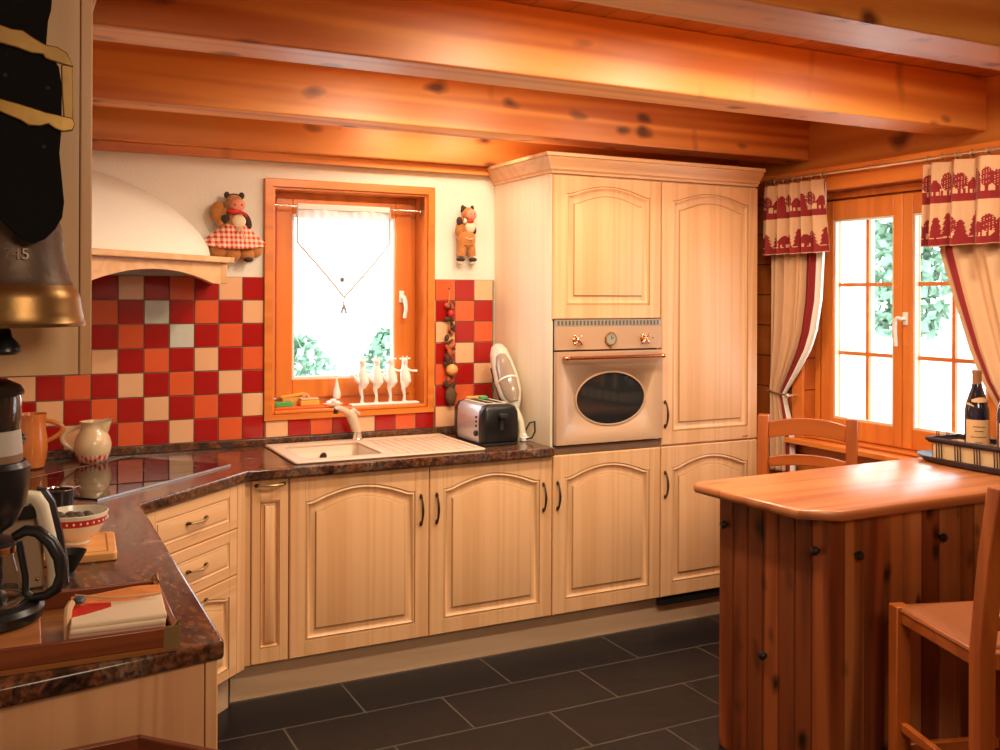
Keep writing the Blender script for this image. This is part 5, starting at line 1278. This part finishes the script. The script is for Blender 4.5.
def bottle(x, y, label):
    z = bz0+.0045; t = thing('wine_bottle', label, 'bottle', (x,y,z), 0, 'wine bottles in the basket')
    K_ = 1.14
    def Z(*p): return [(r, h*K_) for r, h in p]
    mb = MB(); mb.lathe(Z(*[(.034,0),(.043,.004),(.045,.015),(.0452,.150),(.0445,.175),(.040,.200),(.030,.228),(.0205,.252),(.0165,.272),(.0155,.300),(.0175,.302),(.0175,.308)]), (x,y,z), 32); sub('glass', t, mb, M_bottle)
    mb = MB(); rg = []
    for k in range(25):
        a = -PI*.5-1.9+k*3.2/24; rg.append([Vector((x+.0460*math.cos(a),y+.0460*math.sin(a),zz)) for zz in (z+.045*K_,z+.145*K_)])
    mb.loft(rg, 0, True, (False,False), False); lb = sub('label', t, mb, M_label)
    mb = MB()
    for zz, w_ in ((.120,.5),(.105,.35),(.085,.65),(.066,.3)):
        rg = []
        for k in range(9):
            a = -PI*.5-.75+(-w_+2*w_*k/8); rg.append([Vector((x+.0464*math.cos(a),y+.0464*math.sin(a),z+zz*K_+q)) for q in (0,.0035)])
        mb.loft(rg, 0, True, (False,False), False)
    sub('label_lines', lb, mb, flat('label_ink', (.20,.10,.06), .7))
    mb = MB(); rg = []
    for k in range(25):
        a = -PI*.5-2.0+k*3.0/24; d_ = .006*math.cos(k/24*2*PI)
        rg.append([Vector((x+r2*math.cos(a),y+r2*math.sin(a),z+zz*K_)) for r2, zz in ((.0420,.190+d_),(.0352,.216-d_))])
    mb.loft(rg, 0, True, (False,False), False); sub('neck_label', t, mb, M_label)
    mb = MB(); mb.lathe(Z((.0176,.258),(.0178,.262),(.0172,.300),(.0185,.303),(.0185,.311),(.016,.3135)), (x,y,z), 28); sub('capsule', t, mb, M_foil)
bottle(1.20,-1.848,'dark wine bottle with two pale labels, left one in the basket')
bottle(1.20,-1.990,'dark wine bottle half cut off by the right edge of the picture')

# ================================================================== CURTAINS
def print_fn(u_m, z, zt):
    """alpine print: returns True where red. u_m metres along the cloth, z metres below the top"""
    d = z
    rn = lambda a: math.sin(a*12.9898)*43758.5453 % 1
    def conifer(u, base, top, w, seed):
        if not (top < d < base): return False
        f = (d-top)/(base-top)
        if f > .86: return abs(u) < w*.09
        tier = (f/.86*4) % 1
        return abs(u) < w*(.12+.30*(f/.86)+.14*tier)
    def round_tree(u, base, top, w):
        if not (top < d < base): return False
        f = (d-top)/(base-top)
        if f > .72: return abs(u) < w*.10
        q = (f/.72*2-1); return abs(u) < w*.5*math.sqrt(max(0,1-q*q)) and (math.sin(u*700)+math.sin(d*640+u*300)) > -1.35
    def house(u, base, top, w):
        if not (top < d < base): return False
        f = (d-top)/(base-top)
        if f < .5: return abs(u) < w*.62*(f/.5*.8+.2)
        return abs(u) < w*.40 and not (abs(abs(u)-w*.18) < w*.09 and f > .62)
    if .150 < d < .170: return True
    if .328 < d < .350: return True
    if .3505 < d: return True
    P = .20
    for base, top in ((.151,.045),(.330,.215)):
        up = (u_m + (.11 if top > .1 else 0)) % P
        lst = ((.022,'c',.85),(.062,'c',1.0),(.104,'h',.6),(.140,'r',.85),(.176,'c',.7)) if top > .1 else ((.022,'r',1.0),(.060,'r',.9),(.105,'h',.7),(.150,'r',1.0),(.185,'c',.85))
        for uc, kd, hh in lst:
            tt = base-(base-top)*hh; du = up-uc
            if kd == 'c' and conifer(du, base, tt, .044, 0): return True
            if kd == 'r' and round_tree(du, base, tt, .050): return True
            if kd == 'h' and house(du, base, tt, .045): return True
        if base-.012 < d < base: return True
        # small deer / grass blobs
        if base-.030 < d < base-.012 and math.sin(u_m*210)+math.sin(u_m*97+1) > 1.1: return True
    return False
VT = 2.158
def valance(name, label, ya, yb, yb2, folds, X=1.287, amp=.034):
    """ya = edge nearest the camera-left in the photo; yb the other; flares to yb2 at the hem"""
    mb = MB(); NU, NV = 240, 88; H_ = .352
    Lc = abs(yb-ya)*1.35
    def fn(u_, v_):
        y = ya+(yb+(yb2-yb)*v_-ya)*u_
        ph = folds*2*PI*u_ + .6*math.sin(u_*7)
        sw = math.sin(ph); x = X + amp*(.7+.3*v_)*(sw*abs(sw)**.3) - .012*v_ + .003*math.sin(u_*50)
        return Vector((x, y, VT - H_*v_ + .003*math.sin(ph)*v_))
    mb.grid(fn, NU, NV, mfun=lambda u_, v_: 1 if print_fn(u_*Lc, v_*H_, VT) else 0)
    return solo(name, mb, [M_creamcloth, M_redcloth], label, 'curtain', solid=.0015, sharp=180)
valance('curtain_valance', 'short valance printed with red trees over the left curtain', -.545, -.935, -.980, 5.3, X=1.287)
valance('curtain_valance', 'short valance printed with red firs and chalets over the right curtain', -1.520, -2.06, -2.06, 5.2, X=1.287)
def drape(name, label, X, rows, folds, cols, amp=.02):
    """rows: (z, y_left, y_right) ; cols: (u limit, slot)"""
    mb = MB(); NU, NV = 130, 90
    zs = [r[0] for r in rows]
    def lerp(z, idx):
        for a, b in zip(rows[:-1], rows[1:]):
            if a[0] >= z >= b[0]:
                t_ = (a[0]-z)/(a[0]-b[0]); t_ = t_*t_*(3-2*t_) if False else t_
                return a[idx]+(b[idx]-a[idx])*t_
        return rows[-1][idx]
    def fn(u_, v_):
        z = zs[0]+(zs[-1]-zs[0])*v_
        y0_, y1_ = lerp(z,1), lerp(z,2); w = abs(y1_-y0_)
        am = amp*(.35+.65*min(1,w/.35))
        return Vector((X + am*math.sin(folds*2*PI*u_+1.1+.5*math.sin(v_*5)) + .006*math.sin(folds*5*PI*u_), y0_+(y1_-y0_)*u_, z))
    def mf(u_, v_):
        for lim, s_ in cols:
            if u_ < lim: return s_
        return cols[-1][1]
    mb.grid(fn, NU, NV, mfun=mf)
    o = solo(name, mb, [M_creamcloth, M_redcloth, M_whitecloth], label, 'curtain', solid=.0015, sharp=180)
    for it in range(1): pass
    return o
drape('curtain', 'cream curtain with red edging and a white strip for daylight through it beside the fridge housing, tied back', 1.336,
      [(2.150,-.53,-.92),(1.80,-.53,-.91),(1.577,-.53,-.895),(1.42,-.53,-.86),(1.331,-.53,-.82),(1.22,-.53,-.74),(1.12,-.53,-.66),(1.095,-.535,-.64),(1.05,-.535,-.655),(.95,-.53,-.69),(.86,-.53,-.71),(.70,-.53,-.715)],
      4.3, [(.66,0),(.86,1),(1.01,2)], .017)  # outer white strip: daylight through the cloth, painted in
drape('curtain', 'cream curtain with a dark red edge stripe, drawn to the right edge of the picture', 1.336,
      [(2.150,-1.54,-2.05),(1.785,-1.555,-2.06),(1.581,-1.625,-2.07),(1.376,-1.70,-2.09),(1.25,-1.76,-2.10),(1.15,-1.83,-2.10),(1.08,-1.88,-2.10),(1.00,-1.86,-2.10),(.945,-1.85,-2.10)],
      3.1, [(.07,0),(.16,1),(1.01,0)], .015)
# rod with rings
rd = thing('curtain_pole', 'thin metal curtain pole with rings along the window wall', 'curtain pole', (1.325,-1.3,2.185))
mb = MB(); mb.cyl((1.318,-.50,2.188),(1.318,-2.12,2.184),.007); sub('pole', rd, mb, M_alu)
for yy in (-.51,-2.1):
    mb = MB(); mb.cyl((1.318,yy,2.187),(1.352,yy,2.187),.006); mb.ell((1.350,yy,2.187),(.003,.018,.018)); sub('bracket', rd, mb, M_bronze_l)
for k in range(15):
    yy = -.535-.064*k if k < 7 else -1.52-.072*(k-7)
    mb = MB(); R = []
    for j in range(19):
        a = 2*PI*j/18; R.append((1.318+.016*math.cos(a), yy, 2.180+.016*math.sin(a)))
    mb.tube(R, .0028, 6); mb.tube([(1.310,yy,2.165),(1.306,yy,2.15)], .0025, 6); sub('ring', rd, mb, M_bronze_l)
mb = MB(); mb.cyl((1.378,-.70,1.095),(1.30,-.70,1.095),.006); mb.ell((1.298,-.70,1.095),(.010,.014,.014)); mb.tube([(1.30,-.70,1.095),(1.318,-.60,1.10),(1.312,-.53,1.115)], .005, 8)
solo('curtain_hook', mb, M_alu, 'silver tie-back hook holding the left curtain', 'hook')

# ================================================================== LIGHTS
def point(name, loc, e, col, r=.04):
    l = bpy.data.lights.new(name, 'POINT'); l.energy = e; l.color = col; l.shadow_soft_size = r
    o = bpy.data.objects.new(name, l); COL.objects.link(o); o.location = loc; return o
def area(name, loc, rot, e, col, sx, sy):
    l = bpy.data.lights.new(name, 'AREA'); l.shape = 'RECTANGLE'; l.size = sx; l.size_y = sy; l.energy = e; l.color = col
    o = bpy.data.objects.new(name, l); COL.objects.link(o); o.location = loc; o.rotation_euler = rot; return o
W1 = (1,.86,.63)
def disk(name, loc, tilt, e, r=.16):
    l = bpy.data.lights.new(name, 'AREA'); l.shape = 'DISK'; l.size = r; l.energy = e; l.color = W1; l.spread = math.radians(170)
    o = bpy.data.objects.new(name, l); COL.objects.link(o); o.location = loc; o.rotation_euler = (math.radians(tilt),0,0); return o
for x_, e_ in ((-.55,3.0), (-.15,3.0)): disk('lamp_by_the_window_wall', (x_,-.40,2.46), 0, e_)
for x_, e_ in ((-.75,15), (-.2,10), (.5,5)): disk('lamp_over_the_floor', (x_,-1.33,2.46), 8, e_)
for x_, e_ in ((-.7,12), (.05,15), (.8,8)): disk('lamp_over_the_island', (x_,-2.27,2.46), 8, e_)
area('room_fill', (-1.1,-4.9,2.3), (math.radians(42),0,math.radians(-4)), 32, (1,.82,.58), 1.0, .8)  # soft fill added behind the camera, no lamp in view there

w = bpy.data.worlds.new('sky'); scene.world = w; w.use_nodes = True
bg = w.node_tree.nodes['Background']; bg.inputs['Color'].default_value = (.86,.94,1,1); bg.inputs['Strength'].default_value = 6.0

# ================================================================== CAMERA
cam = bpy.data.cameras.new('camera'); co_ = bpy.data.objects.new('camera', cam); COL.objects.link(co_); scene.camera = co_
f_, yaw, pitch, roll, sy_ = 972.6352, math.radians(26.8318), math.radians(-.0915), math.radians(.2207), -80.1784
fw = Vector((math.sin(yaw)*math.cos(pitch), math.cos(yaw)*math.cos(pitch), -math.sin(pitch)))
rt = Vector((math.cos(yaw), -math.sin(yaw), 0)); upv = rt.cross(fw)
r2 = rt*math.cos(roll)+upv*math.sin(roll); u2 = -rt*math.sin(roll)+upv*math.cos(roll)
Mx = Matrix((( r2.x,u2.x,-fw.x,-2.1988),(r2.y,u2.y,-fw.y,-4.4122),(r2.z,u2.z,-fw.z,1.589),(0,0,0,1)))
co_.matrix_world = Mx
cam.sensor_width = 36; cam.lens = f_*36/1000; cam.shift_y = sy_/1000; cam.clip_start = .02
scene.view_settings.view_transform = 'Standard'; scene.view_settings.look = 'None'; scene.view_settings.gamma = 1; scene.view_settings.use_curve_mapping = False
scene.view_settings.exposure = 0.0
